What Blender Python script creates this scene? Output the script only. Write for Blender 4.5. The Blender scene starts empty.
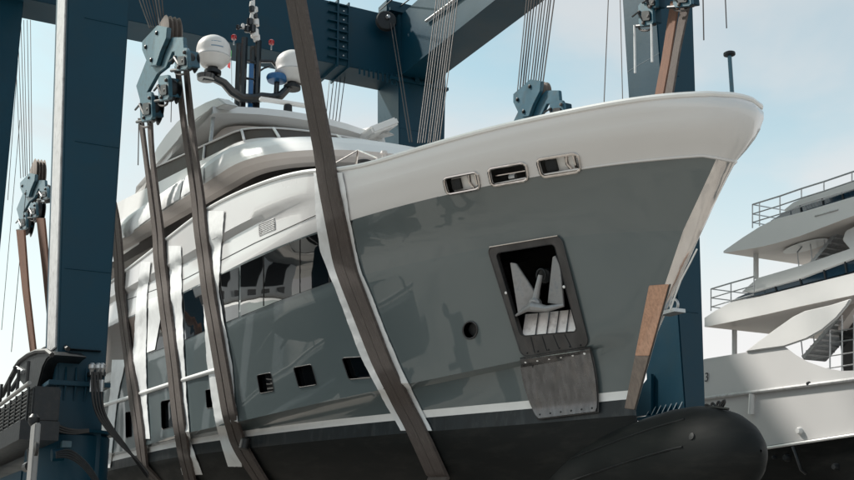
import bpy, bmesh, math, random
from mathutils import Vector, Matrix, noise
from mathutils.bvhtree import BVHTree
random.seed(7)
S = bpy.context.scene
COL = S.collection
V = Vector
# ------------------------------------------------------------------ camera
FPX = 1106.0
TH = math.radians(28.9); PIT = math.radians(15.65); ROL = math.atan(51 / 3947.0)
c_, s_ = math.cos(TH), math.sin(TH)
CAM = V((0, 0, 1.7))
F_ = V((-c_, s_, 0)); R0 = V((s_, c_, 0)); ZZ = V((0, 0, 1))
f0 = F_ * math.cos(PIT) + ZZ * math.sin(PIT)
u0 = -F_ * math.sin(PIT) + ZZ * math.cos(PIT)
rr_ = R0 * math.cos(ROL) - u0 * math.sin(ROL)
uu_ = u0 * math.cos(ROL) + R0 * math.sin(ROL)
cd = bpy.data.cameras.new('camera'); cam = bpy.data.objects.new('camera', cd); COL.objects.link(cam)
cam.matrix_world = Matrix(((rr_.x, uu_.x, -f0.x, CAM.x), (rr_.y, uu_.y, -f0.y, CAM.y), (rr_.z, uu_.z, -f0.z, CAM.z), (0, 0, 0, 1)))
cd.sensor_width = 36; cd.lens = 36 * FPX / 854; cd.clip_end = 5000; cd.clip_start = .1
S.camera = cam

def ray(x, y):
    return f0 + rr_ * ((x - 427) / FPX) + uu_ * ((240 - y) / FPX)
def pt(x, y, X=None, Y=None, Z=None):
    """point where the sight line through pixel x,y (854x480 photograph) meets a world plane: used to read off real positions"""
    d = ray(x, y)
    if X is not None: t = (X - CAM.x) / d.x
    elif Y is not None: t = (Y - CAM.y) / d.y
    else: t = (Z - CAM.z) / d.z
    return CAM + d * t
YC = 12.06

# ------------------------------------------------------------------ materials
M = {}
def mat(name, col, rough=.5, metal=0, coat=0, spec=.5, var=.12, vscale=3.0, bump=0, bscale=40, dirt=None, dirt_scale=1.5, dirt_amt=.5, uvw=False, stretch=None, rvar=.1, coat_rough=.03, wavy=0, wavyscale=.7):
    m = bpy.data.materials.new(name); m.use_nodes = True; nt = m.node_tree; N = nt.nodes; L = nt.links
    b = N['Principled BSDF']; b.inputs['Metallic'].default_value = metal
    b.inputs['Coat Weight'].default_value = coat; b.inputs['Coat Roughness'].default_value = coat_rough
    b.inputs['Specular IOR Level'].default_value = spec
    tc = N.new('ShaderNodeTexCoord'); src = tc.outputs['UV'] if uvw else tc.outputs['Object']
    mp = N.new('ShaderNodeMapping'); L.new(src, mp.inputs[0])
    if stretch: mp.inputs['Scale'].default_value = stretch
    n = N.new('ShaderNodeTexNoise'); n.inputs['Scale'].default_value = vscale; n.inputs['Detail'].default_value = 6; L.new(mp.outputs[0], n.inputs[0])
    mr = N.new('ShaderNodeMapRange'); mr.inputs[1].default_value = .25; mr.inputs[2].default_value = .75
    mr.inputs[3].default_value = 1 - var; mr.inputs[4].default_value = 1 + var; L.new(n.outputs[0], mr.inputs[0])
    mx = N.new('ShaderNodeMix'); mx.data_type = 'RGBA'; mx.blend_type = 'MULTIPLY'; mx.inputs[0].default_value = 1
    mx.inputs[6].default_value = (*col, 1); L.new(mr.outputs[0], mx.inputs[7])
    out = mx.outputs[2]
    if dirt:
        n2 = N.new('ShaderNodeTexNoise'); n2.inputs['Scale'].default_value = dirt_scale; n2.inputs['Detail'].default_value = 9; n2.inputs['Roughness'].default_value = .65; L.new(mp.outputs[0], n2.inputs[0])
        cr = N.new('ShaderNodeMapRange'); cr.inputs[1].default_value = .5; cr.inputs[2].default_value = .72; cr.inputs[4].default_value = dirt_amt; L.new(n2.outputs[0], cr.inputs[0])
        m2 = N.new('ShaderNodeMix'); m2.data_type = 'RGBA'; m2.inputs[7].default_value = (*dirt, 1); L.new(cr.outputs[0], m2.inputs[0]); L.new(out, m2.inputs[6]); out = m2.outputs[2]
    L.new(out, b.inputs['Base Color'])
    r = N.new('ShaderNodeMapRange'); r.inputs[1].default_value = .3; r.inputs[2].default_value = .7; r.inputs[3].default_value = max(0, rough * (1 - rvar)); r.inputs[4].default_value = min(1, rough * (1 + rvar)); L.new(n.outputs[0], r.inputs[0]); L.new(r.outputs[0], b.inputs['Roughness'])
    if bump or wavy:
        bn = N.new('ShaderNodeBump'); bn.inputs['Strength'].default_value = bump or wavy; bn.inputs['Distance'].default_value = .01 if bump else .05
        n3 = N.new('ShaderNodeTexNoise'); n3.inputs['Scale'].default_value = bscale if bump else wavyscale; n3.inputs['Detail'].default_value = 4 if bump else 1.0
        L.new(mp.outputs[0], n3.inputs[0]); L.new(n3.outputs[0], bn.inputs['Height']); L.new(bn.outputs[0], b.inputs['Normal'])
        if wavy: L.new(bn.outputs[0], b.inputs['Coat Normal'])
    M[name] = m; return m
mat('crane_paint', (.001, .035, .061), .46, coat=.03, spec=.25, var=.10, vscale=.8, dirt=(.010, .036, .05), dirt_amt=.5, dirt_scale=.9, coat_rough=.2, bump=.15, bscale=9)
mat('crane_blue', (.02, .09, .135), .4, coat=.3, var=.12, vscale=2, dirt=(.05, .06, .06), dirt_amt=.5, dirt_scale=3, coat_rough=.2)
mat('block_paint', (.04, .115, .155), .45, coat=.2, var=.15, vscale=4, dirt=(.03, .04, .045), dirt_amt=.7, dirt_scale=5)
mat('dark_metal', (.011, .014, .017), .45, metal=.3, var=.3, vscale=8, dirt=(.06, .05, .045), dirt_amt=.3, dirt_scale=9)
mat('galvanised', (.45, .46, .47), .38, metal=.75, var=.2, vscale=12)
mat('polished_steel', (.62, .58, .56), .13, metal=1, var=.1, vscale=4, wavy=.25, wavyscale=4)
mat('pocket_inner', (.5, .46, .44), .6, metal=.1, var=.2, vscale=4, dirt=(.1, .08, .07), dirt_amt=.5, dirt_scale=5)
mat('bright_plate', (.85, .80, .78), .35, metal=.1, var=.12, vscale=5, dirt=(.3, .24, .22), dirt_amt=.6, dirt_scale=6)
mat('stem_steel', (.72, .69, .68), .16, metal=.85, var=.12, vscale=2, stretch=(2, 2, .5), wavy=.5, wavyscale=2.2)
mat('cable_steel', (.07, .06, .058), .6, metal=.15, var=.3, vscale=10)
mat('hull_flare', (.100, .122, .126), .3, coat=1, var=.03, vscale=.4, coat_rough=.03, wavy=.8, wavyscale=1.1, spec=.45, stretch=(1, 1, .35))
mat('hull_grey', (.092, .118, .124), .32, coat=1, var=.03, vscale=.4, coat_rough=.03, wavy=.38, wavyscale=.5, spec=.4)
mat('hull_white', (.64, .63, .625), .3, coat=.8, var=.02, vscale=.5, coat_rough=.06, wavy=.15, wavyscale=.5)
mat('stripe_white', (.78, .78, .77), .35, coat=.3, var=.05)
mat('antifoul', (.0055, .0068, .007), .62, spec=.22, var=.25, vscale=2.0, dirt=(.022, .022, .020), dirt_amt=.6, dirt_scale=2.4, stretch=(.5, .5, 2.0), bump=.1, bscale=25)
mat('boot_top', (.016, .022, .026), .45, spec=.35, var=.35, vscale=3, dirt=(.07, .075, .075), dirt_amt=.55, dirt_scale=2.6, stretch=(1.6, 1.6, .5))
mat('gel_white', (.74, .735, .725), .45, coat=.2, var=.03, vscale=1, coat_rough=.2)
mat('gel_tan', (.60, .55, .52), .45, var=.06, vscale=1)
mat('glass_dark', (.004, .005, .006), .03, spec=.6, coat=1, var=.0, coat_rough=.0, wavy=.16, wavyscale=1.1)
mat('glass_blue', (.01, .035, .06), .05, spec=.8, coat=1, var=.0)
mat('tint_screen', (.045, .030, .024), .55, spec=.12, var=.35, vscale=3, stretch=(4, 4, .3))
mat('interior_dark', (.012, .011, .011), .8, var=.3, vscale=6)
mat('brown_panel', (.10, .08, .07), .45, var=.25, vscale=3, stretch=(.5, .5, 4))
mat('rubber', (.012, .012, .013), .5, var=.3, vscale=9)
mat('webbing', (.080, .064, .058), .85, var=.3, vscale=9, stretch=(9, 2.2, 1), uvw=True, dirt=(.17, .145, .13), dirt_amt=.6, dirt_scale=1.6, bump=.8, bscale=45)
mat('webbing_rust', (.17, .085, .055), .85, var=.35, vscale=6, stretch=(9, .6, 1), uvw=True, dirt=(.05, .035, .03), dirt_amt=.6, dirt_scale=2.2, bump=.5, bscale=30)
mat('sheet_white', (.74, .75, .755), .6, var=.08, vscale=2.2, dirt=(.45, .45, .45), dirt_amt=.35, dirt_scale=2.5, bump=.9, bscale=6)
mat('wood_pink', (.55, .33, .23), .7, var=.22, vscale=3, stretch=(9, 9, 1.1), dirt=(.27, .15, .10), dirt_amt=.6, dirt_scale=5)
mat('wood_grey', (.19, .155, .135), .8, var=.3, vscale=3, stretch=(9, 9, 1.1), dirt=(.24, .20, .17), dirt_amt=.6, dirt_scale=6)
mat('anchor_grey', (.30, .30, .305), .45, metal=.4, var=.25, vscale=7, dirt=(.1, .13, .16), dirt_amt=.6, dirt_scale=7)
mat('pocket_steel', (.06, .06, .062), .3, metal=.6, var=.3, vscale=4, dirt=(.14, .12, .115), dirt_amt=.3, dirt_scale=6, stretch=(1, 1, .4))
mat('scuffed_steel', (.13, .13, .135), .27, metal=.75, var=.3, vscale=4, dirt=(.22, .20, .19), dirt_amt=.4, dirt_scale=2.2, stretch=(2.5, 2.5, .8))
mat('dome_white', (.72, .70, .68), .35, coat=.3, var=.05)
mat('mast_black', (.008, .009, .011), .25, coat=.4, var=.1)
mat('red_lamp', (.35, .01, .012), .25, coat=.5, var=.1)
mat('flag_green', (.02, .25, .06), .8); mat('flag_red', (.5, .02, .03), .8)
mat('mark_blue', (.22, .32, .42), .5)
mat('dome_blue', (.02, .12, .30), .35, var=.1)
mat('concrete', (.27, .25, .228), .75, var=.2, vscale=.3, dirt=(.05, .05, .05), dirt_amt=.95, dirt_scale=.22, bump=.3, bscale=8)
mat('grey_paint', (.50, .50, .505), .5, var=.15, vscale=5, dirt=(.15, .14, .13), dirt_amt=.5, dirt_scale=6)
mat('post_grey', (.22, .22, .22), .5, var=.15, vscale=5, dirt=(.12, .11, .1), dirt_amt=.6, dirt_scale=5)
mat('ink', (.05, .05, .06), .5)
mat('teak', (.28, .16, .09), .6, var=.2)

# ------------------------------------------------------------------ mesh collecting
class MB:
    def __init__(s): s.v = []; s.f = []; s.m = []; s.uv = {}
    def add(s, vs, fs, mi=0):
        o = len(s.v); s.v += [V(p) for p in vs]
        for f in fs: s.f.append([i + o for i in f]); s.m.append(mi)
        return s
    def box(s, lo, hi, mi=0):
        (a, b, c), (d, e, f) = lo, hi
        return s.add([(a, b, c), (d, b, c), (d, e, c), (a, e, c), (a, b, f), (d, b, f), (d, e, f), (a, e, f)],
                     [(3, 2, 1, 0), (4, 5, 6, 7), (0, 1, 5, 4), (1, 2, 6, 5), (2, 3, 7, 6), (3, 0, 4, 7)], mi)
    def obox(s, o, ax, ay, az, mi=0):
        """box from corner-centre o with half vectors"""
        o, ax, ay, az = map(V, (o, ax, ay, az)); P = []
        for k in (-1, 1):
            for i, j in ((-1, -1), (1, -1), (1, 1), (-1, 1)): P.append(o + ax * i + ay * j + az * k)
        return s.add(P, [(3, 2, 1, 0), (4, 5, 6, 7), (0, 1, 5, 4), (1, 2, 6, 5), (2, 3, 7, 6), (3, 0, 4, 7)], mi)
    def beam(s, a, b, w, h, up=(0, 0, 1), mi=0):
        a, b = V(a), V(b); d = (b - a); l = d.length / 2; d.normalize(); x = d.cross(V(up)); x.normalize(); z = x.cross(d)
        return s.obox((a + b) / 2, d * l, x * (w / 2), z * (h / 2), mi)
    def tube(s, path, r, n=8, mi=0, cap=True):
        path = [V(p) for p in path]; rs = r if isinstance(r, (list, tuple)) else [r] * len(path); P = []; fr = None
        for i, p in enumerate(path):
            d = path[min(i + 1, len(path) - 1)] - path[max(i - 1, 0)]; d.normalize()
            if fr is None: fr = d.orthogonal().normalized()
            fr = (fr - d * fr.dot(d)).normalized(); g = d.cross(fr)
            for k in range(n):
                a = 2 * math.pi * k / n; P.append(p + (fr * math.cos(a) + g * math.sin(a)) * rs[i])
        fs = [(i * n + k, i * n + (k + 1) % n, (i + 1) * n + (k + 1) % n, (i + 1) * n + k) for i in range(len(path) - 1) for k in range(n)]
        if cap: fs += [tuple(range(n))[::-1], tuple((len(path) - 1) * n + k for k in range(n))]
        return s.add(P, fs, mi)
    def ring(s, loop, r, n=6, mi=0):
        loop = [V(p) for p in loop]; m = len(loop); P = []; cen = sum(loop, V()) / m
        nr = V()
        for i in range(m): nr += (loop[i] - cen).cross(loop[(i + 1) % m] - cen)
        nr.normalize()
        for i, p in enumerate(loop):
            d = (loop[(i + 1) % m] - loop[i - 1]).normalized(); o = d.cross(nr).normalized()
            for k in range(n):
                a = 2 * math.pi * k / n; P.append(p + (o * math.cos(a) + nr * math.sin(a)) * r)
        return s.add(P, [(i * n + k, i * n + (k + 1) % n, ((i + 1) % m) * n + (k + 1) % n, ((i + 1) % m) * n + k) for i in range(m) for k in range(n)], mi)
    def lathe(s, o, ax, prof, n=20, mi=0):
        o, ax = V(o), V(ax).normalized(); a = ax.orthogonal().normalized(); b = ax.cross(a); P = []
        for h, r in prof:
            for k in range(n):
                t = 2 * math.pi * k / n; P.append(o + ax * h + (a * math.cos(t) + b * math.sin(t)) * max(r, 1e-4))
        m = len(prof)
        fs = [(i * n + k, i * n + (k + 1) % n, (i + 1) * n + (k + 1) % n, (i + 1) * n + k) for i in range(m - 1) for k in range(n)]
        fs += [tuple(range(n))[::-1], tuple((m - 1) * n + k for k in range(n))]
        return s.add(P, fs, mi)
    def prism(s, poly, vec, mi=0):
        poly = [V(p) for p in poly]; n = len(poly); vec = V(vec)
        fs = [tuple(range(n))[::-1], tuple(range(n, 2 * n))] + [(i, (i + 1) % n, n + (i + 1) % n, n + i) for i in range(n)]
        return s.add(poly + [p + vec for p in poly], fs, mi)
    def grid(s, rows, mi=0, closed=False):
        n = len(rows[0]); P = [p for r in rows for p in r]; m = len(rows)
        fs = [(i * n + k, i * n + k + 1, (i + 1) * n + k + 1, (i + 1) * n + k) for i in range(m - 1) for k in range(n - 1)]
        return s.add(P, fs, mi)
    def build(s, name, mats, root=None, bevel=0, smooth=True, ang=35, solid=0, label=None):
        me = bpy.data.meshes.new(name); org = root_loc(root)
        me.from_pydata([p - org for p in s.v], [], s.f)
        if not isinstance(mats, (list, tuple)): mats = [mats]
        for m in mats: me.materials.append(M[m])
        me.polygons.foreach_set('material_index', s.m)
        bm = bmesh.new(); bm.from_mesh(me)
        bmesh.ops.recalc_face_normals(bm, faces=bm.faces)
        if solid:
            bmesh.ops.solidify(bm, geom=bm.faces[:], thickness=solid)
        if bevel:
            es = [e for e in bm.edges if len(e.link_faces) == 2 and e.calc_face_angle(0) > .5]
            bmesh.ops.bevel(bm, geom=es, offset=bevel, segments=2, affect='EDGES', clamp_overlap=True)
        bm.to_mesh(me); bm.free()
        if smooth:
            me.polygons.foreach_set('use_smooth', [True] * len(me.polygons)); me.set_sharp_from_angle(angle=math.radians(ang))
        o = bpy.data.objects.new(name, me); COL.objects.link(o)
        if root: o.parent = root
        else: pass
        if label: o['label'] = label
        return o
def root_loc(root):
    p = V()
    while root: p += root.location; root = root.parent
    return p
def thing(name, loc, label, cat, group=None, kind=None):
    o = bpy.data.objects.new(name, None); o.empty_display_size = .2; COL.objects.link(o); o.location = loc
    return tag(o, label, cat, group, kind)
def each(name, mats, root, mbs, **k):
    for m in mbs: m.build(name, mats, root, **k)
def tag(o, label=None, cat=None, group=None, kind=None):
    if label: o['label'] = label
    if cat: o['category'] = cat
    if group: o['group'] = group
    if kind: o['kind'] = kind
    return o
def lerp(a, b, t): return a + (b - a) * t
def tab(T, x):
    """piecewise smooth table look-up, T sorted descending in x"""
    if x >= T[0][0]: return T[0][1]
    for (a, va), (b, vb) in zip(T, T[1:]):
        if x >= b: t = (a - x) / (a - b); return va + (vb - va) * t
    return T[-1][1]

# ------------------------------------------------------------------ yacht hull
XS = -48.0
def stemx(z): return tab([(9, -10.6), (8.05, -11.26), (7.21, -11.98), (6.26, -12.85), (5.59, -13.57), (4.95, -14.19), (4.18, -14.74), (3.6, -15.2), (2.9, -15.9), (2.0, -17.2)], z)
def plan(xt, Bm, L, a, rr):
    def hb(X):
        q = xt - X
        if q <= 0: return 0
        h = Bm * (1 - (1 - min(q / L, 1)) ** a)
        return math.sqrt(h * h + 2 * rr * q * math.exp(-q / 1.5))
    return hb
hA, hB, hC, hD, hE = plan(-11.7, 3.9, 12.6, 2.2, .92), plan(-12.0, 3.9, 13.5, 2.1, .24), plan(-12.85, 3.85, 14, 1.9, .05), plan(-14.05, 3.75, 15, 1.7, .04), plan(-14.68, 3.6, 16, 1.6, .03)
TA = [(-11.7, 8.42), (-12.2, 8.49), (-13.06, 8.6), (-14.44, 8.74), (-15.6, 8.83), (-17, 8.88), (-19.2, 8.97), (-19.5, 9.12), (-19.9, 9.30), (-20.8, 9.47), (-22, 9.64), (-23.2, 9.80), (-25.05, 10.04), (-26.7, 10.22), (-31.5, 10.34), (-35, 10.44), (-48, 10.7)]
TB = [(-12.0, 7.5), (-12.2, 7.6), (-13.5, 7.78), (-15.1, 7.92), (-16.86, 8.0), (-19.3, 8.08), (-21.3, 8.1), (-25, 8.18), (-28, 8.36), (-37, 9.0), (-48, 9.3)]
TC = [(-12.85, 6.45), (-12.95, 6.6), (-14.5, 6.85), (-16.5, 7.0), (-20, 7.06), (-24, 7.0), (-28, 7.05), (-31, 7.18), (-40, 7.5), (-48, 7.6)]
TD = [(-14.05, 5.09), (-15.1, 5.05), (-16.5, 4.97), (-19, 4.85), (-22, 4.74), (-25, 4.64), (-28, 4.64), (-36, 4.8), (-48, 4.9)]
TE = [(-14.7, 4.25), (-16.6, 4.28), (-19.3, 4.36), (-22, 4.43), (-27, 4.53), (-36, 4.7), (-48, 4.8)]
class Row:
    def __init__(s, xt, hb, zf, mi): s.xt = xt; s.hb = hb; s.zf = zf; s.mi = mi   # mi = material of the band BELOW this row
def mixrow(r1, r2, t, flare, mi):
    """intermediate level between two rows, bulged (+) or hollow (-) in the middle"""
    xt = lerp(r1.xt, r2.xt, t)
    def hb(X, r1=r1, r2=r2, t=t):
        # evaluate both at the same distance behind their own tips
        q = xt - X
        a, b = r1.hb(r1.xt - q), r2.hb(r2.xt - q)
        w = min(1, q / 3)
        return max(0, lerp(a, b, t) + flare * 4 * t * (1 - t) * w)
    def zf(X): 
        q = xt - X
        return lerp(r1.zf(r1.xt - q), r2.zf(r2.xt - q), t)
    return Row(xt, hb, zf, mi)
def Rz(T): return lambda X: tab(T, X)
WHT, GRY, STM, STR, ANT = 0, 1, 2, 3, 4
rA = Row(-11.62, lambda X: hA(X - .08), Rz(TA), WHT)
rB = Row(-12.0, hB, Rz(TB), 10)
rC = Row(-12.85, hC, Rz(TC), GRY)
rD = Row(-14.05, hD, Rz(TD), GRY)
def hD2(X): return max(.0, hD(X + .0) - .24 * min(1, (-14.05 - X) / 3) * max(0, min(1, (X + 31) / 6)))
rD2 = Row(-14.12, lambda X: hD2(X), lambda X: tab(TD, X) - .05, GRY)
rE = Row(-14.70, hE, Rz(TE), STR)
rF = Row(-14.72, lambda X: max(0, hE(X + .02) - .03 * min(1, (-14.72 - X))), lambda X: tab(TE, X) - .145, 11)
rG = Row(-14.70, lambda X: max(0, hE(X) * .985), lambda X: tab(TE, X) - .42, ANT)
def scaled(xt, k, z, mi): return Row(xt, lambda X: hE(X - xt + -14.7) * k, lambda X: z + (tab(TE, X) - 4.3) * .5, mi)
rH = scaled(-14.6, .80, 3.3, ANT); rI = scaled(-15.2, .58, 2.75, ANT); rJ = scaled(-17.2, .30, 2.35, ANT); rK = scaled(-18.0, .03, 2.1, ANT)
# panel fold on the white topsides: a shallow undercut aft of X=-21
def zfold(X): return tab([(-19, 8.75), (-23, 9.05), (-29, 9.45), (-37, 10.0), (-48, 10.3)], X)
def step(X): return .13 * max(0, min(1, (-20.3 - X) / 3))
rows = [rA]
rS1 = Row(-11.56, lambda X: lerp(hA(X - .14), hB(X - .44), .4) + .0, lambda X: lerp(tab(TA, X + .12), tab(TB, X - .18), .4) if X > -19 else lerp(lerp(tab(TA, X + .12), tab(TB, X - .18), .4), zfold(X), min(1, (-19 - X) / 1.5)), WHT)
rS2 = Row(-11.57, lambda X: rS1.hb(X + .01) - step(X), lambda X: rS1.zf(X + .05) - .03 - step(X) * .8, WHT)
for t in (.33, .66):
    r_ = mixrow(rA, rS1, t, .0, WHT); x_ = r_.xt; rows.append(Row(x_ + .07, lambda X, r_=r_: r_.hb(X - .07), lambda X, r_=r_: r_.zf(X - .07), WHT))
rows += [rS1, rS2]
for t in (.33, .66):
    r_ = mixrow(rS2, rB, t, -.02, WHT); x_ = r_.xt; rows.append(Row(x_ + .06, lambda X, r_=r_: r_.hb(X - .06), lambda X, r_=r_: r_.zf(X - .06), WHT))
rows.append(rB)
for t in (.2, .4, .6, .8): rows.append(mixrow(rB, rC, t, -.09, 10))
rows.append(rC)
for t in (.12, .25, .4, .55, .7, .85): rows.append(mixrow(rC, rD, t, -.035, GRY))
rows += [rD, rD2]
for t in (.5,): rows.append(mixrow(rD2, rE, t, -.02, GRY))
rows += [rE, rF, rG, mixrow(rG, rH, .5, .04, ANT), rH, mixrow(rH, rI, .5, .06, ANT), rI, rJ, rK]
HW = .17
ts = [0, .15, .4, .7, 1]
NT = 84
def stations(row):
    lo, hi = 0, 3.0
    for _ in range(40):
        mid = (lo + hi) / 2
        if row.hb(row.xt - mid) < lerp(.05, .2, max(0, min(1, (row.zf(row.xt) - 4.3) / 3.2))): lo = mid
        else: hi = mid
    q1 = min(hi, 1.6); out = [q1 * t for t in ts]
    Lq = row.xt - XS
    for k in range(1, NT + 1):
        w = k / NT; w = .35 * w + .65 * w * w
        out.append(q1 + (Lq - q1) * w)
    return out
H = MB(); nrow = len(rows); ncol = len(ts) + NT
G = []
for r in rows:
    qs = stations(r)
    G.append([(r.xt - q, 0 if k == 0 else r.hb(r.xt - q), r.zf(r.xt - q)) for k, q in enumerate(qs)])
# smooth z and breadth a little along the length (tables are piecewise linear)
for gi, g in enumerate(G):
    for _ in range(10):
        z2 = [p[2] for p in g]; h2 = [p[1] for p in g]
        for k in range(6, ncol - 1):
            z2[k] = (g[k - 1][2] + 2 * g[k][2] + g[k + 1][2]) / 4
            h2[k] = (g[k - 1][1] + 2 * g[k][1] + g[k + 1][1]) / 4
        g[:] = [(p[0], h, z) for p, h, z in zip(g, h2, z2)]
def hv(i, k, side): x, h, z = G[i][k]; return V((x, YC + side * h, z))
idx = {}
for i in range(nrow):
    for k in range(ncol):
        for sd in (-1, 1):
            if k == 0 and sd == 1: idx[i, k, 1] = idx[i, k, -1]; continue
            idx[i, k, sd] = len(H.v); H.v.append(hv(i, k, sd))
for i in range(nrow - 1):
    for k in range(ncol - 1):
        for sd in (-1, 1):
            f = [idx[i, k, sd], idx[i, k + 1, sd], idx[i + 1, k + 1, sd], idx[i + 1, k, sd]]
            m = rows[i].mi
            if k < len(ts) - 1 and m in (GRY, 10): m = STM
            H.f.append(f if sd == -1 else f[::-1]); H.m.append(m)
# transom, keel closing, rim + inside of the bulwark + deck
H.f.append([idx[i, ncol - 1, -1] for i in range(nrow)] + [idx[i, ncol - 1, 1] for i in range(nrow)][::-1]); H.m.append(GRY)
for k in range(1, ncol - 1):
    H.f.append([idx[nrow - 1, k, -1], idx[nrow - 1, k + 1, -1], idx[nrow - 1, k + 1, 1], idx[nrow - 1, k, 1]]); H.m.append(ANT)
H.f.append([idx[nrow - 1, 0, -1], idx[nrow - 1, 1, -1], idx[nrow - 1, 1, 1]]); H.m.append(ANT)
inr = {}
def inner(k, dz, dw):
    x, h, z = G[0][k]; q = G[0][0][0] - x
    xi = x - dw * 1.1 * math.exp(-q / .8); return xi, max(0, h - dw), z + dz
for lev, (dz, dw) in enumerate(((.02, .03), (.02, .16), (-.22, .42))):
    for k in range(ncol):
        x, h, z = inner(k, dz, dw)
        for sd in (-1, 1):
            if k == 0 and sd == 1: inr[lev, k, 1] = inr[lev, k, -1]; continue
            inr[lev, k, sd] = len(H.v); H.v.append(V((x, YC + sd * max(h, .02 if k else 0), z)))
for k in range(ncol - 1):
    for sd in (-1, 1):
        seq = [[idx[0, k, sd], idx[0, k + 1, sd]]] + [[inr[l, k, sd], inr[l, k + 1, sd]] for l in range(3)]
        for a, b in zip(seq, seq[1:]):
            f = [a[1], a[0], b[0], b[1]]
            f = f if sd == -1 else f[::-1]
            H.f.append(f); H.m.append(WHT)
    H.f.append([inr[2, k, -1], inr[2, k, 1], inr[2, k + 1, 1], inr[2, k + 1, -1]] if k else [inr[2, 0, -1], inr[2, 1, 1], inr[2, 1, -1]]); H.m.append(WHT)
H.f.append([idx[0, ncol - 1, -1], idx[0, ncol - 1, 1], inr[0, ncol - 1, 1], inr[1, ncol - 1, 1], inr[2, ncol - 1, 1], inr[2, ncol - 1, -1], inr[1, ncol - 1, -1], inr[0, ncol - 1, -1]]); H.m.append(WHT)
yacht = thing('motor_yacht', (-30, YC, 2.1), 'large grey and white motor yacht hoisted in slings, anchor at its bow', 'yacht')
BV = BVHTree.FromPolygons(H.v, [f for f in H.f])
def hit(x, y, off=0.0):
    """point on the starboard hull skin behind photograph pixel x,y, moved out by off along the skin's normal"""
    p, n, i, d = BV.ray_cast(CAM, ray(x, y).normalized())
    if p is None: return None
    if n.dot(ray(x, y)) > 0: n = -n
    return p + n * off
def hitn(x, y):
    p, n, i, d = BV.ray_cast(CAM, ray(x, y).normalized())
    if n.dot(ray(x, y)) > 0: n = -n
    return n
def bil(q, a, b):
    (tl, tr, br, bl) = q
    return (lerp(lerp(tl[0], tr[0], a), lerp(bl[0], br[0], a), b), lerp(lerp(tl[1], tr[1], a), lerp(bl[1], br[1], a), b))
def rrect(r=.12, ra=None, n=4, m=0.0):
    """rounded rectangle loop in the unit square, margin m"""
    ra = ra or r; out = []
    for cx, cy, a0 in ((1 - m - r, 1 - m - ra, 0), (m + r, 1 - m - ra, 90), (m + r, m + ra, 180), (1 - m - r, m + ra, 270)):
        for k in range(n + 1):
            a = math.radians(a0 + 90 * k / n); out.append((cx + r * math.cos(a), cy + ra * math.sin(a)))
    return out
def quad_loop(q, off, r=.12, ra=None, m=0.0, n=4):
    return [hit(*bil(q, a, b), off) for a, b in rrect(r, ra, n, m)]
def avg_n(q): 
    n = V()
    for a in (.1, .5, .9):
        for b in (.1, .5, .9): n += hitn(*bil(q, a, b))
    return n.normalized()
hull = H.build('hull', ['hull_white', 'hull_grey', 'stem_steel', 'stripe_white', 'antifoul', 'interior_dark', 'polished_steel', 'pocket_inner', 'scuffed_steel', 'bright_plate', 'hull_flare', 'boot_top'], yacht, ang=40)

# --- openings cut into the hull
cut = MB()
def add_cut(q, depth, mi, r=.12, ra=None, m=0.0):
    n = avg_n(q); L1 = [p + n * .15 for p in quad_loop(q, 0, r, ra, m)]; L0 = [p - n * (depth + .15) for p in L1]
    k = len(L1)
    cut.add(L1 + L0, [tuple(range(k)), tuple(range(k, 2 * k))[::-1]] + [(i, i + k, (i + 1) % k + k, (i + 1) % k) for i in range(k)], mi)
    return n
FAIR = [((442.5, 178), (478.5, 171), (481.5, 188.5), (447, 195)), ((487, 168.5), (527, 161.5), (530, 180), (491, 186.5)), ((535.5, 159), (579, 152), (582.5, 171.5), (541, 177.5))]
PORT = [((340, 357), (367, 355.5), (374, 379), (348, 381)), ((292, 367), (312, 363), (318.5, 386), (298, 389)), ((256, 374.5), (271.5, 371.5), (275, 392), (259.5, 395)),
        ((205, 389), (214, 388), (216, 408), (206.5, 410)), ((160, 400), (175.5, 397), (176.5, 428), (161, 432)), ((125, 411), (132, 410), (132.5, 438), (125.5, 440))]
POCK = ((488, 247), (561.5, 235), (590, 345.5), (523, 357))
OPEN = ((496.5, 253), (555, 243.5), (578, 331.5), (521.5, 336))
RND = ((462.5, 322), (477.5, 320.5), (478, 338), (463.5, 340))
for q in FAIR: add_cut(q, .24, 6, .09, .2, .07)
for q in PORT: add_cut(q, .16, 5, .09, .09, .06)
add_cut(OPEN, .42, 7, .06, .04)
add_cut(RND, .25, 5, .46, .46, .04)
cme = bpy.data.meshes.new('cutter'); org = V(yacht.location)
cme.from_pydata([p - org for p in cut.v], [], cut.f)
for m in hull.data.materials: cme.materials.append(m)
cme.polygons.foreach_set('material_index', cut.m)
bm = bmesh.new(); bm.from_mesh(cme); bmesh.ops.recalc_face_normals(bm, faces=bm.faces); bm.to_mesh(cme); bm.free()
co = bpy.data.objects.new('cutter', cme); COL.objects.link(co); co.parent = yacht
hull0 = hull.data
md = hull.modifiers.new('b', 'BOOLEAN'); md.object = co; md.operation = 'DIFFERENCE'; md.solver = 'EXACT'
try: md.material_mode = 'INDEX'
except Exception: pass
bpy.context.view_layer.update()
dg = bpy.context.evaluated_depsgraph_get()
me2 = bpy.data.meshes.new_from_object(hull.evaluated_get(dg)); hull.modifiers.clear()
print('hull faces', len(hull.data.polygons), '->', len(me2.polygons))
if len(me2.polygons) > 1000: hull.data = me2
bpy.data.objects.remove(co)
from mathutils.interpolate import poly_3d_calc
om = hull0; ocn = [V(c.vector) for c in om.corner_normals]; opoly = [[om.vertices[i].co.copy() for i in p.vertices] for p in om.polygons]
obv = BVHTree.FromPolygons([v.co.copy() for v in om.vertices], [list(p.vertices) for p in om.polygons])
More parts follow.
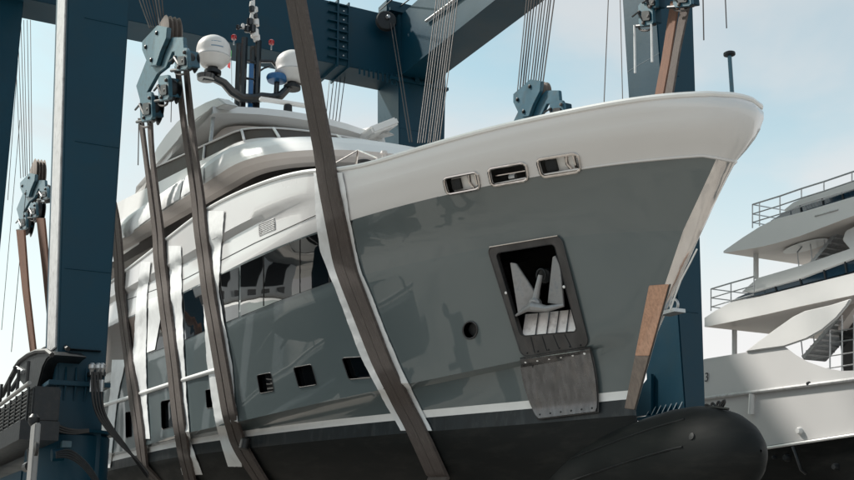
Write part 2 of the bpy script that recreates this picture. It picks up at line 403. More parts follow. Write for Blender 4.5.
hm = hull.data; hm.polygons.foreach_set('use_smooth', [True] * len(hm.polygons)); nrm = [None] * len(hm.loops)
for p in hm.polygons:
    loc, nn, fi, dd = obv.find_nearest(p.center)
    on_skin = dd < .03 and p.material_index in (0, 1, 2, 3, 4, 10, 11)
    for li in p.loop_indices:
        if not on_skin: nrm[li] = p.normal.copy(); continue
        w = poly_3d_calc(opoly[fi], hm.vertices[hm.loops[li].vertex_index].co); q = V()
        for wi, l in zip(w, om.polygons[fi].loop_indices): q += ocn[l] * max(0, wi)
        nrm[li] = q.normalized() if q.length > 1e-6 else p.normal.copy()
hm.normals_split_custom_set(nrm)

# --- fairleads in the bulwark
def facet(q, a, b, off): return hit(*bil(q, a, b), 0) + FN * off
for qi, q in enumerate(FAIR):
    FN = avg_n(q); B = MB(); B.ring(quad_loop(q, .012, .11, .24, .03), .03, 8)
    fr = B.build('fairlead', 'polished_steel', yacht)
    B = MB()
    B.tube([facet(q, .05, .55, -.1), facet(q, .95, .55, -.1)], .022, 8) if qi == 1 else B.box((0, 0, 0), (0, 0, 0))
    if qi == 1: B.build('roller_bar', 'polished_steel', fr)
    B = MB()
    if qi != 1:
        PB = MB(); PB.add([facet(q, a, b, -.13) for a, b in ((.12, .06), (.97, .06), (.97, .97), (.12, .97))], [(0, 1, 2, 3)]); PB.build('bright_fill_plate', 'stripe_white', fr, smooth=False, solid=.01)  # white plate added to stand for bright steel reflections in the recess
        B.obox(facet(q, .26, .55, -.09), (facet(q, .4, .5, -.09) - facet(q, .16, .5, -.09)) / 2, (facet(q, .3, .85, -.09) - facet(q, .3, .25, -.09)) / 2, FN * .03); B.build('bollard', 'dark_metal', fr)
        B = MB(); B.tube([facet(q, .62, .05, -.12), facet(q, .6, .6, -.12), facet(q, .7, .95, -.1)], .035, 10); B.tube([facet(q, .78, .05, -.12), facet(q, .8, .95, -.12)], .03, 10)
        B.build('roller', 'polished_steel', fr)
    else:
        B.tube([facet(q, .45, .75, -.08), facet(q, .6, .75, -.08)], .05, 10); B.build('cleat', 'galvanised', fr)
# --- portholes
for q in PORT:
    fr = MB().ring(quad_loop(q, .0, .1, .1, .05), .010, 6).build('porthole', 'rubber', yacht)
    n = avg_n(q); B = MB(); lp = [p - n * .1 for p in quad_loop(q, 0, .09, .09, .05)]
    B.add(lp, [tuple(range(len(lp)))]); B.build('pane', 'glass_dark', fr, smooth=False)
# --- round hull fitting
fr = MB().ring(quad_loop(RND, .006, .46, .46, .02), .018, 8).build('round_hatch', 'pocket_steel', yacht)
n = avg_n(RND); lp = [p - n * .12 for p in quad_loop(RND, 0, .46, .46, .1)]
MB().add(lp, [tuple(range(len(lp)))]).build('cover', 'dark_metal', fr, smooth=False)
# --- anchor pocket
n = avg_n(POCK); FN = n
def P_(x, y, off=0.0): return hit(x, y, 0) + n * off
def band(q1, q2, off, k=10):
    """frame surface between outer quad q1 and inner quad q2"""
    o1 = quad_loop(q1, off, .09, .06, 0, 4); o2 = quad_loop(q2, off, .07, .05, 0, 4)
    m = len(o1); B = MB(); B.add(o1 + o2, [(i, (i + 1) % m, (i + 1) % m + m, i + m) for i in range(m)])
    o3 = [p - n * .03 for p in o1]; o4 = [p - n * .1 for p in o2]
    B.add(o1 + o3, [(i, (i + 1) % m, (i + 1) % m + m, i + m) for i in range(m)]); B.add(o2 + o4, [(i, (i + 1) % m, (i + 1) % m + m, i + m) for i in range(m)])
    return B
pocket = band(POCK, OPEN, .035).build('anchor_pocket', 'pocket_steel', yacht, ang=30)
MB().ring(quad_loop(POCK, .036, .09, .06, 0.0), .011, 6).build('rim', 'pocket_steel', pocket)
MB().tube([P_(lerp(491, 559, k / 8), lerp(246.8, 235.4, k / 8), .045) for k in range(9)], .014, 6).build('top_highlight', 'polished_steel', pocket)  # polished bar laid along the frame's top to paint its highlight
MB().ring(quad_loop(OPEN, .036, .07, .05, 0.0), .008, 6).build('rim', 'dark_metal', pocket)
# lower plate with ribs, its sun reflection put into the pale colour
q = ((516.5, 317), (572.5, 311.5), (577.5, 331), (521.5, 336))
B = MB(); rows_ = [[P_(*bil(q, a / 10, b / 3), lerp(-.30, -.02, b / 3)) for a in range(11)] for b in range(4)]
B.grid(rows_); B.build('slide_plate', 'bright_plate', pocket, solid=.02)
each('rib', 'scuffed_steel', pocket, [MB().tube([P_(*bil(q, a, 0), -.27), P_(*bil(q, a, 1), 0)], .012, 6) for a in (.25, .45, .62, .8)])
# ribs and studs on the lower frame
q = ((521.8, 337.5), (578, 333), (586, 345.5), (525, 355))
each('seam', 'dark_metal', pocket, [MB().tube([P_(*bil(q, a, 0), .04), P_(*bil(q, a, .95), .04)], .006, 5) for a in (.18, .38, .58, .78)])
each('stud', 'stripe_white', pocket, [MB().lathe(P_(x, y, .045), n, [(0, .028), (.015, .026), (.022, .012)], 10) for x, y in ((507.5, 292.5), (565.5, 286.5))])
# lower curved rubbing plate
LOWQ = ((522.5, 357.5), (592, 347), (600, 411), (540, 418.5))
def lowp(a, b, off=0.0):
    x, y = bil(LOWQ, a, b); x += -5.5 * math.sin(math.pi * b) * (1 - a) * .6 + 4.0 * math.sin(math.pi * b) * a * .6
    return hit(x, y, 0) + n * (off + .05)
B = MB(); NB = 24
for k in range(NB + 1): pass
rows_ = []
for b in range(17):
    row = []
    for a in range(NB + 1):
        aa = a / NB; rib = 0
        bb = b / 16
        cornr = 0
        if bb > .93: aa = .5 + (aa - .5) * (1 - (bb - .93) * .8)
        row.append(lowp(aa, bb, rib))
    rows_.append(row)
B.grid(rows_)
plate = B.build('rubbing_plate', 'scuffed_steel', yacht, solid=-.05, ang=20)
each('stud', 'stripe_white', plate, [MB().lathe(lowp(.08 + .168 * k, .07, .045), n, [(0, .028), (.016, .026), (.024, .01)], 10) for k in range(6)])
each('bolt', 'dark_metal', plate, [MB().lathe(lowp(.08 + .168 * k, .93, .045), n, [(0, .022), (.01, .02), (.016, .01)], 10) for k in range(6)])
each('bolt', 'dark_metal', pocket, [MB().lathe(P_(*bil(q, .06 + .176 * k, .9), .04), n, [(0, .016), (.01, .014), (.014, .006)], 8) for k in range(6)])
each('groove', 'dark_metal', plate, [MB().tube([lowp(.165 + .168 * k, b / 10, .035) for b in range(1, 10)], .012, 5) for k in range(5)])
each('groove', 'stem_steel', plate, [MB().tube([lowp(.185 + .168 * k, b / 10, .033) for b in range(5, 10)], [.003, .006, .008, .009, .009], 5) for k in range(5)])
loop = [lowp(.5 + .5 * (-1 + 2 * t / 12), 0, .012) for t in range(13)] + [lowp(1, t / 12, .012) for t in range(1, 12)] + [lowp(1 - t / 12 * 1, 1, .012) for t in range(13)] + [lowp(0, 1 - t / 12, .012) for t in range(1, 12)]
MB().ring(loop, .014, 6).build('rim', 'pocket_steel', plate)
# anchor: two plate flukes, crown, shank
anchor = thing('anchor', P_(536, 300, -.05), 'grey pointed stockless anchor stowed in the steel bow pocket', 'anchor')
def fluke(poly, off, tip_off):
    B = MB(); k = len(poly); pts = [P_(x, y, o) for (x, y, o) in poly]
    B.prism(pts, -n * .05); return B
fluke([(510.5, 262.5, .02), (514.5, 264, -.04), (531.5, 293, -.10), (530, 304, -.05), (518.5, 313.5, .02)], 0, 0).build('fluke', 'anchor_grey', anchor, bevel=.008)
fluke([(551.5, 257, -.03), (556, 255.5, .03), (561.5, 266, .04), (564, 305, .02), (545.5, 303.5, -.06), (547, 290, -.1)], 0, 0).build('fluke', 'anchor_grey', anchor, bevel=.008)
B = MB(); B.tube([P_(516.5, 315.5, .02), P_(527, 309, .03), P_(535, 306, .07), (P_(548, 308.5, .04)), P_(564, 305, .0)], [.02, .05, .10, .06, .03], 10)
B.lathe(P_(535, 304, -.03), n, [(-.05, .1), (.06, .12), (.1, .09), (.12, .03)], 12); B.build('crown_casting', 'anchor_grey', anchor)
B = MB(); B.tube([P_(534.5, 303, -.02), P_(535.5, 290, -.06), P_(537, 276, -.12)], [.07, .055, .045], 10); B.build('shank', 'anchor_grey', anchor)
B = MB(); lp = [P_(537 + 4.5 * math.cos(a), 276 + 6 * math.sin(a), -.14) for a in [2 * math.pi * k / 14 for k in range(14)]]
B.ring(lp, .022, 8); B.build('shackle', 'dark_metal', anchor)
B = MB(); B.tube([P_(537, 278, -.25), P_(537, 278, -.41)], .13, 16); B.build('hawse_pipe', 'dark_metal', pocket)

# --- main deck window band and rub rail etc
def hull_patch(top, bot, off, nu=24, nv=5):
    """surface patch on the hull between two pixel polylines (same count)"""
    def along(pl, t):
        L = [0]
        for a, b in zip(pl, pl[1:]): L.append(L[-1] + math.dist(a, b))
        d = t * L[-1]
        for i in range(len(pl) - 1):
            if d <= L[i + 1] + 1e-9:
                k = (d - L[i]) / (L[i + 1] - L[i]); return (lerp(pl[i][0], pl[i + 1][0], k), lerp(pl[i][1], pl[i + 1][1], k))
        return pl[-1]
    rows = []
    for j in range(nv + 1):
        r = []
        for i in range(nu + 1):
            a = along(top, i / nu); b = along(bot, i / nu); x, y = lerp(a[0], b[0], j / nv), lerp(a[1], b[1], j / nv)
            r.append(hit(x, y, off))
        rows.append(r)
    return MB().grid(rows)
w1 = hull_patch([(241, 265.5), (293, 241.8), (319, 233), (353, 220.5)], [(241, 316), (277, 301.5), (300, 293), (333, 281)], .012, 26, 5)
w = w1.build('side_window', 'glass_dark', yacht, ang=60)
w2 = hull_patch([(180, 295.5), (222, 274.5), (239, 267)], [(180, 342), (208, 329.5), (239, 317)], .012, 12, 5); w2.build('side_window', 'glass_dark', yacht, ang=60)
w3 = hull_patch([(151, 309), (177, 297)], [(151, 353), (177, 343)], .012, 8, 4); w3.build('side_window', 'glass_dark', yacht, ang=60)
for top_, bot_ in (((264, 255), (264, 306)), ((300.5, 239.5), (300.5, 293)), ((330, 229), (330, 282.5))):
    MB().tube([hit(lerp(top_[0], bot_[0], k / 6), lerp(top_[1], bot_[1], k / 6), .016) for k in range(7)], .012, 5).build('window_joint', 'rubber', w)
# recess aft (side deck opening)
w4 = hull_patch([(104, 329), (137, 315)], [(104, 375), (137, 359)], .01, 8, 4); w4.build('deck_recess', 'brown_panel', yacht)
B = MB(); rl = [hit(x, y, .02) for x, y in ((100, 407), (116, 402), (150, 391), (178, 382), (209, 372.5), (226, 368))]
B.tube(rl, .062, 10); B.build('rub_rail', 'gel_white', yacht)
# seams in the white topsides
B = MB()
def seam(a, b, r=.012, k=14, off=.002): B.tube([hit(lerp(a[0], b[0], t / k), lerp(a[1], b[1], t / k), off) for t in range(k + 1)], r, 5)
seam((185, 279), (254, 243.5)); seam((254, 243.5), (318, 214)); seam((127, 300), (185, 279))
B.build('panel_seam', 'dark_metal', yacht)
q = ((259, 224), (275, 217.5), (276, 229.5), (259.5, 236.5))
g = MB(); g.ring(quad_loop(q, .005, .06, .06), .01, 5); gv = g.build('vent_grille', 'grey_paint', yacht)
B = MB()
for k in range(7):
    b = (k + .5) / 7; B.tube([hit(*bil(q, .03, b), .01), hit(*bil(q, .97, b), .01)], .012, 5)
for k in range(5):
    a = (k + .5) / 5; B.tube([hit(*bil(q, a, .03), .006), hit(*bil(q, a, .97), .006)], .008, 5)
B.build('slat', 'grey_paint', gv)
B = MB(); lp = [hit(*bil(q, a, b), .003) for a, b in ((0, 0), (1, 0), (1, 1), (0, 1))]; B.add(lp, [(0, 1, 2, 3)]); B.build('backing', 'interior_dark', gv, smooth=False)

# --- bulbous bow
B = MB(); rows_ = []
prof = [(-11.92, .02), (-11.95, .14), (-12.03, .30), (-12.18, .46), (-12.4, .60), (-12.7, .71), (-13.1, .79), (-13.6, .82), (-14.3, .79), (-15, .72), (-16, .6), (-17, .46), (-18, .3), (-19, .1)]
for X, r in prof:
    zc = 3.02 - .05 * max(0, -13 - X); ring = []
    for k in range(33):
        a = 2 * math.pi * k / 32; ring.append(V((X, YC + r * .82 * math.cos(a), zc + r * math.sin(a) * 1.0)))
    rows_.append(ring)
B.grid(rows_); bulb = B.build('bulbous_bow', 'antifoul', yacht, ang=60)
B = MB()
for zc, x0, x1 in ((.55, -13.0, -16.0), (.12, -12.9, -16.5)):
    pth = []
    for k in range(12):
        X = lerp(x0, x1, k / 11); r = None
        for (a, ra), (b, rb) in zip(prof, prof[1:]):
            if a >= X >= b: r = lerp(ra, rb, (a - X) / (a - b))
        zz = min(zc - .02 * k, r * .9); pth.append(V((X, YC - r * .82 * math.sqrt(max(0, 1 - (zz / r) ** 2)) - .005, 3.02 - .05 * max(0, -13 - X) + zz)))
    B.tube(pth, .014, 6)
B.build('weld_seam', 'dark_metal', bulb)
c = V((-12.75, YC - .02, 3.74)); B = MB()
for dx in (-.16, -.05, .06, .15): B.ring([c + V((dx, 0, .03)) + V((.035 * math.cos(a) + .3 * dx * math.sin(a), .02 * dx, (.045 + dx * .08) * math.sin(a))) for a in [k * math.pi / 5 for k in range(10)]], .02, 5)
B.tube([c + V((-.25, 0, .02)), c + V((0, -.04, .0)), c + V((.3, -.03, -.06))], .022, 5); B.build('rope_grommet', 'rubber', bulb)
for X, zz in ((-12.75, .25), (-14.2, .25)):
    r = .72; B = MB(); B.lathe(V((X, YC - r * .82 * math.sqrt(1 - (zz / r) ** 2) + .05, 3.02 + zz)), (0, -1, .3), [(0, .055), (.055, .055), (.06, .02)], 14)
    B.build('thruster_grille', 'rubber', bulb)

# ------------------------------------------------------------------ superstructure
# brow of the upper deck: swept profile around the front in plan
def outline(xf, hw, xa, n=48, p=2.2, ln=1.0):
    """plan outline from aft starboard round the front to aft port; superellipse nose"""
    L = []
    Ln = hw * ln
    L += [(lerp(xa, xf - Ln, k / 8), -hw) for k in range(8)]
    for k in range(n + 1):
        a = math.pi * (k / n) - math.pi / 2
        cx, sy = math.cos(a), math.sin(a)
        L.append((xf - Ln + Ln * abs(cx) ** (2 / p), hw * math.copysign(abs(sy) ** (2 / p), sy)))
    L += [(lerp(xf - Ln, xa, (k + 1) / 8), hw) for k in range(8)]
    return L
def swept(name, prof, mats, root, xa=-46, ln=1.0, p=2.4, **k):
    """prof: list of (xf, hw, z(X) or value, material)"""
    B = MB(); rows = []
    for (xf, hw, z, mi) in prof:
        rows.append([V((x, YC + y, z(x) if callable(z) else z)) for x, y in outline(xf, hw, xa, ln=ln, p=p)])
    n = len(rows[0])
    for i in range(len(rows) - 1):
        B.add(rows[i] + rows[i + 1], [(a, a + 1, n + a + 1, n + a) for a in range(n - 1)], prof[i][3])
    # roof
    r = rows[-1]
    if k.pop('cap', True): B.add(r, [(a, a + 1, n - 2 - a, n - 1 - a) for a in range(n // 2 - 1)], prof[-1][3])
    me = B.build(name, mats, root, **k); return me
def zb(base, sl): return lambda X: base + sl * (-24 - X)
# house front/windows under the brow
def zb(base, sl): return lambda X: base + sl * (-24 - X)
swept('wheelhouse_wall', [(-22.0, 2.95, 8.0, 0), (-22.3, 2.95, zb(9.5, .02), 1), (-22.8, 2.85, zb(11.2, .07), 0)], ['gel_white', 'glass_dark'], yacht, ang=50)
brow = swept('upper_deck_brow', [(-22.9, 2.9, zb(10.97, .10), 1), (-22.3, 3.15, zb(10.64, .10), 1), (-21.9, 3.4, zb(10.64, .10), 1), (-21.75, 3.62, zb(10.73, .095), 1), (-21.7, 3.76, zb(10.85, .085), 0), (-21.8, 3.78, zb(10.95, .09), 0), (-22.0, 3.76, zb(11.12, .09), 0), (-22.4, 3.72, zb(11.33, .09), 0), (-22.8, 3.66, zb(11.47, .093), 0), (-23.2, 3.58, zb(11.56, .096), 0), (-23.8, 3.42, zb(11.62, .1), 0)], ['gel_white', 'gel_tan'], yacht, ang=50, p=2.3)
swept('flybridge_coaming', [(-24.2, 3.3, zb(11.4, .1), 0), (-24.5, 3.18, zb(11.74, .16), 0)], ['gel_white'], yacht, ang=50, p=3, ln=.8)
scr = swept('wind_screen', [(-24.6, 3.16, zb(11.74, .16), 0), (-25.3, 3.0, zb(12.1, .19), 0)], ['tint_screen'], yacht, ang=50, p=3, ln=.8, cap=False, xa=-36)
bb = BVHTree.FromPolygons([v.co + V(yacht.location) for v in brow.data.vertices], [list(p.vertices) for p in brow.data.polygons])
def bhit(x, y, off):
    p, n_, i, d = bb.ray_cast(CAM, ray(x, y).normalized())
    if p is None: return None
    if n_.dot(ray(x, y)) > 0: n_ = -n_
    return p + n_ * off
def plerp(P, t):
    t = t * (len(P) - 1); i = min(int(t), len(P) - 2); u = t - i; return lerp(P[i][0], P[i + 1][0], u), lerp(P[i][1], P[i + 1][1], u)
for x0_, x1_ in ((0, .34), (.36, .66), (.68, .98)):
    T_ = [(119, 225), (150, 197), (186, 168), (206, 158)]; Bt = [(126, 237), (152, 217), (181, 198.5), (206, 180.5)]; rws = []
    for j in range(9):
        r_ = []
        for i in range(25):
            t = lerp(x0_, x1_, i / 24); a, b = plerp(T_, t), plerp(Bt, t); x, y = lerp(a[0], b[0], j / 8), lerp(a[1], b[1], j / 8)
            p = bhit(x, y, 0)
            if p is None: r_ = None; break
            w_ = noise.noise(V((p.x * 1.3, p.z * .5, 1))) * .05 + abs(noise.noise(V((p.x * 4 + p.z * 3, p.z * .9, 5)))) * .05
            r_.append(bhit(x, y, .03 + max(0, w_)))
        if r_ and all(r_): rws.append(r_)
    if len(rws) > 2: MB().grid(rws).build('protective_wrap', 'sheet_white', yacht, solid=.004, ang=60)
# screen posts and top rail
B = MB(); top = [V((x, YC + y, zb(12.11, .19)(x))) for x, y in outline(-25.3, 3.02, -36, ln=.8, p=3)]
B.tube(top, .03, 6); B.build('top_rail', 'gel_white', scr)
lo_ = [V((x, YC + y, zb(11.74, .16)(x))) for x, y in outline(-24.46, 3.2, -36, ln=.8, p=3)]
for k in (6, 12, 20, 30, 40, 48, 56): MB().tube([lo_[k], top[k]], .04, 6).build('screen_post', 'gel_white', scr)
# hardtop with a curved wing on each side
zr = 14.25
B = MB(); rows_ = []
for i in range(9):
    yy = -2.85 + 5.7 * i / 8; crown = .16 * (1 - (yy / 2.85) ** 2)
    xf = -29.3 - .35 * (yy / 2.85) ** 2
    rows_.append([V((xf, YC + yy, zr + crown - .05)), V((xf - .1, YC + yy, zr + crown + .2)), V((-33, YC + yy, zr + crown + .36)), V((-38.5, YC + yy, zr + crown + .3)), V((-38.6, YC + yy, zr + crown + .05)), V((-33, YC + yy, zr + crown + .0)), V((xf, YC + yy, zr + crown - .05))])
B.grid(rows_); hard = B.build('hardtop', 'gel_white', yacht, ang=40)
out = [(217, 97.5), (205, 102), (192, 109), (184, 115), (177, 121), (166, 134), (157, 147), (150, 163), (147, 180), (150, 196)]
inn = [(164, 196), (163, 184), (168, 168), (173, 151), (179, 138), (187, 128), (197, 119), (206, 113), (216, 108.5), (226, 104)]
for sgn in (-1, 1):
    poly = [pt(x, y, Y=9.3) for x, y in out + inn]
    if sgn > 0: poly = [V((p.x, 2 * YC - p.y, p.z)) for p in poly]
    MB().prism(poly, (0, .42 * (-sgn), 0)).build('hardtop_wing', 'gel_white', yacht, bevel=.04)
    a = pt(214, 110, Y=9.35); b = pt(210.5, 143, Y=9.3)
    if sgn > 0: a.y = 2 * YC - a.y; b.y = 2 * YC - b.y
    MB().tube([a, b], .06, 8).build('hardtop_post', 'galvanised', yacht)
for sgn in (1,):
    a, b = pt(366, 134.5, X=-29), pt(392, 124.5, X=-29)
    if sgn < 0: a.y = 2 * YC - a.y; b.y = 2 * YC - b.y
    B = MB(); B.beam(a, b, .9, .26); B.build('hardtop_tip', 'gel_white', yacht, bevel=.06)
# inner flybridge bulk (helm console and radar arch base) seen under the hardtop
swept('flybridge_house', [(-29.5, 2.3, 11.8, 0), (-30.0, 2.2, 14.2, 0)], ['gel_tan'], yacht, ang=50, p=3, ln=.5, xa=-40)
# mooring-deck rail behind the bulwark
B = MB(); q = [pt(x, y, Y=9.6) for x, y in ((335, 163), (358, 150), (377, 158), (375, 166), (356, 169))]
B.tube([q[0], q[1], q[2], q[3]], .02, 6); B.tube([q[1], pt(356, 165, Y=9.6)], .025, 6); B.build('deck_rail', 'polished_steel', yacht)
B = MB(); B.lathe(pt(364, 169, Y=9.9), (0, 0, 1), [(-.2, .12), (.1, .12), (.16, .2), (.2, .12)], 14); B.build('windlass', 'dark_metal', yacht)
B = MB(); B.lathe(pt(384, 160, Y=10.2), (0, 0, 1), [(-.2, .05), (.12, .05), (.14, .09), (.2, .07)], 12); B.build('horn', 'gel_tan', yacht)
# cap rail of the bulwark
B = MB()
pth = [V((G[0][k][0], YC - G[0][k][1], G[0][k][2] + .01)) for k in range(ncol - 1, -1, -1)] + [V((G[0][k][0], YC + G[0][k][1], G[0][k][2] + .01)) for k in range(1, ncol)]
B.tube(pth, .05, 8); B.build('cap_rail', 'stripe_white', yacht)
# white lip round the stem
B = MB(); kk = 5
ib = rows.index(rB)
pth = [V((G[ib][k][0], YC - G[ib][k][1], G[ib][k][2])) for k in range(26, -1, -1)] + [V((G[ib][k][0], YC + G[ib][k][1], G[ib][k][2])) for k in range(1, 27)]
B.tube(pth, [.004 + .022 * min(1, (1 - abs(i - 26) / 26) * 1.6) for i in range(len(pth))], 6); B.build('stem_lip', 'hull_white', yacht)
# bow eye and mooring loop on the stem
B = MB(); e = pt(669, 312, Y=YC); B.box((e.x - .1, YC - .12, e.z - .05), (e.x + .26, YC + .12, e.z + .01)); B.ring([e + V((.14 + .0, 0, .09)) + V((.09 * math.cos(t), 0, .09 * math.sin(t))) for t in [k * math.pi / 7 for k in range(14)]], .022, 6)
B.build('bow_eye', 'galvanised', yacht)
B = MB()
for dy in (-.1, .02): B.tube([pt(x, y, Y=YC + dy - .02) for x, y in ((697, 249), (690, 263), (681, 280), (675, 296), (670, 311))], .014, 6)
B.build('stem_line', 'stripe_white', yacht)
# jack staff at the bow
a = pt(731.5, 100, Y=12.9); b = pt(729.5, 55, Y=12.9)
js = MB().tube([a - V((0, 0, .8)), b], .035, 8).build('jack_staff', 'crane_blue', yacht)
MB().lathe(b, (0, 0, 1), [(-.02, .04), (0, .1), (.04, .1), (.07, .04)], 12).build('staff_cap', 'dark_metal', js)

# mast, domes, antennas on the hardtop
XM = -35.0
def PM(x, y, dx=0): p = pt(x, y, X=XM + dx); return p
mast = MB(); zt = PM(245, 38).z
zb_ = 14.4
for yv in (PM(244, 60).y, PM(258, 60).y):
    for dx in (-.0, -.55): mast.tube([V((XM + dx, yv, zb_)), V((XM + dx, yv, PM(245, 38).z))], .12, 8)
mo = mast.build('mast', 'mast_black', yacht)
B = MB()
for z in (15.2, 15.9, 16.6, 17.3, 18.0, 18.7): B.tube([V((XM, PM(244, 60).y, z)), V((XM, PM(258, 60).y, z))], .05, 6)
B.build('mast_rung', 'mast_black', mo)
B = MB(); B.box((XM - .03, PM(250, 60).y - .02, zb_), (XM + .03, PM(253, 60).y + .03, 18.6)); B.build('mast_track', 'dome_blue', mo)
armpts = [(203, 77), (214, 78), (224, 83), (232, 92), (242, 98), (252, 98.5), (262, 97), (272, 98), (280, 96), (288, 88), (298, 82), (310, 82)]
B = MB(); rs = [.16, .2, .2, .22, .22, .22, .22, .22, .2, .18, .17, .15]
B.tube([PM(x, y, .35) for x, y in armpts], [r * .78 for r in rs], 10); arm = B.build('spreader_arm', 'mast_black', mo)
MB().lathe(PM(206, 77, .35) , (0, 0, 1), [(-.1, .3), (.06, .33), (.1, .2)], 16).build('dome_foot', 'mast_black', arm)
for cx, cy in ((213.5, 53), (292.5, 68)):
    c = PM(cx, cy, .35); R = 17 / FPX * (c - CAM).dot(f0)
    dm = MB().lathe(c, (0, 0, 1), [(-.93 * R, R * .5), (-.8 * R, R * .68), (-.42 * R, R * .98), (-.38 * R, R * 1.02), (-.28 * R, R * 1.02), (-.24 * R, R), (0, R), (.28 * R, R), (.55 * R, R * .93), (.8 * R, R * .74), (.98 * R, R * .46), (1.07 * R, R * .2), (1.09 * R, .01)], 28).build('radar_dome', 'dome_white', mo, ang=50)
    MB().lathe(c, (0, 0, 1), [(-.36 * R, R * 1.03), (-.3 * R, R * 1.03)], 28).build('dome_band', 'grey_paint', dm)
    MB().lathe(c, (0, 0, 1), [(-1.35 * R, R * .5), (-1.15 * R, R * .5), (-1.1 * R, R * .3), (-.9 * R, R * .3)], 16).build('dome_bracket', 'dark_metal', dm)
c = PM(277, 78, .3); MB().lathe(c, (0, 0, 1), [(-.16, .2), (-.13, .34), (0, .39), (.08, .36), (.15, .2), (.17, .05)], 20).build('satellite_dome', 'dome_blue', mo)
MB().tube([PM(277, 82, .3), PM(276, 98, .3)], .1, 8).build('dome_post', 'mast_black', mo)
B = MB(); B.tube([PM(254, 65), PM(260, 61), PM(272, 61), PM(280, 71)], .07, 6); B.tube([PM(258, 72), PM(264, 68), PM(270, 66)], .04, 6); B.build('brace', 'mast_black', mo)
B = MB()
for zz, w_ in ((.34, .30), (.05, .36)):
    c = PM(213.5, 53, .35); R = 17 / FPX * (c - CAM).dot(f0); rr9 = R * 1.005 * (.97 if zz > .2 else 1.0)
    arc = [c + V((rr9 * math.cos(a), rr9 * math.sin(a), zz * R)) for a in [-.45 + w_ * 2 * k / 6 for k in range(7)]]
    B.grid([[p + V((0, 0, .02)) for p in arc], [p - V((0, 0, .02)) for p in arc]])
B.build('dome_mark', 'mark_blue', mo, solid=.004)
# masthead instruments
B = MB()
for x, y, r in ((252, 4, .1), (253.5, 12, .12), (256, 9, .08), (252, 17, .1), (256, 22, .13), (248, 27, .1), (243, 26, .08), (255, 33, .16), (257, 38, .13)):
    c = PM(x, y); B.lathe(c, (0, 0, 1), [(-r * 1.2, r * .5), (-r, r), (r * .9, r * .8), (r * 1.3, r * .3)], 10)
B.tube([PM(254, -12), PM(254, 40)], .04, 6)
B.build('masthead_light', 'dome_white', mo)
B = MB()
for x, y, r in ((252, 9, .1), (255.5, 16, .09), (250, 22, .12), (252.5, 29, .13), (247, 29, .1), (238, 27, .07)):
    B.lathe(PM(x, y, .05), (0, 0, 1), [(-r * 1.3, r * .6), (-r, r), (r, r), (r * 1.4, r * .4)], 10)
B.tube([PM(237, 27), PM(258, 29)], .05, 6); B.build('instrument_bracket', 'mast_black', mo)
# open-array radar on the hardtop
B = MB(); c = PM(288, 103, 3.0); B.obox(c, (.12, .95, -.02), (.1, -.012, 0), (0, 0, .06)); ra = B.build('radar_scanner', 'gel_white', yacht, bevel=.03)
MB().lathe(c, (0, 0, 1), [(-.55, .16), (-.1, .14), (-.06, .1)], 12).build('scanner_foot', 'dark_metal', ra)
for x, y, X in ((234, 37, XM), (271.5, 42, XM), (234.5, 110.5, -33), (271.5, 115, -31.5)):
    c = pt(x, y, X=X); l = MB().lathe(c, (0, 0, 1), [(-.09, .09), (-.05, .1), (.05, .1), (.09, .06)], 12).build('red_deck_lamp', 'red_lamp', yacht)
    MB().tube([c - V((0, 0, .08)), c - V((0, 0, .3))], .03, 6).build('lamp_stem', 'galvanised', l)
MB().tube([pt(232, 100, X=XM), pt(231.5, 60, X=XM)], .008, 4).build('whip_antenna', 'cable_steel', yacht)
# small ensign
fl = MB()
for i, m in enumerate((0, 1, 2)):
    a0, a1 = [(229.2, 49), (228.6, 55), (228.0, 61), (227.4, 67)][i:i + 2]
    fl.add([pt(a0[0], a0[1], X=XM), pt(a0[0] + 2.4, a0[1] + 1.6, X=XM + .2), pt(a1[0] + 2.6, a1[1] + 1.6, X=XM + .2), pt(*a1, X=XM)], [(0, 1, 2, 3)], m)
fl.build('courtesy_flag', ['flag_green', 'stripe_white', 'flag_red'], yacht, smooth=False, solid=.01)

# ------------------------------------------------------------------ boat hoist
lift = thing('boat_hoist', (-32, YC, 0), 'huge dark teal gantry boat hoist straddling the grey yacht', 'boat hoist')
def leg(x0, x1, yb0, yb1, yt0, yt1, z0=1.6, z1=24.6):
    B = MB(); B.add([(x0, yb0, z0), (x1, yb0, z0), (x1, yb1, z0), (x0, yb1, z0), (x0, yt0, z1), (x1, yt0, z1), (x1, yt1, z1), (x0, yt1, z1)],
                    [(3, 2, 1, 0), (4, 5, 6, 7), (0, 1, 5, 4), (1, 2, 6, 5), (2, 3, 7, 6), (3, 0, 4, 7)])
    return B.build('hoist_leg', 'crane_paint', lift, bevel=.03)
def ty(ya, za, yb, zb, z): return ya + (yb - ya) * (z - za) / (zb - za)
LZ = 2.0
L2 = leg(-24.4, -23, ty(3.76, 13.4, 4.13, 5.7, LZ), 5.11, ty(3.76, 13.4, 4.13, 5.7, 24.6), 5.1, LZ)
R1 = leg(-24.53, -23, 20.6, ty(22.17, 18, 21.38, 5.8, LZ), 20.68, ty(22.17, 18, 21.38, 5.8, 24.6), LZ)
L1 = leg(-41.3, -39.9, 3.8, 4.95, 3.6, 4.95, LZ)
C1 = leg(-41.6, -39.5, 20.5, 22.0, 20.5, 23.0, LZ)
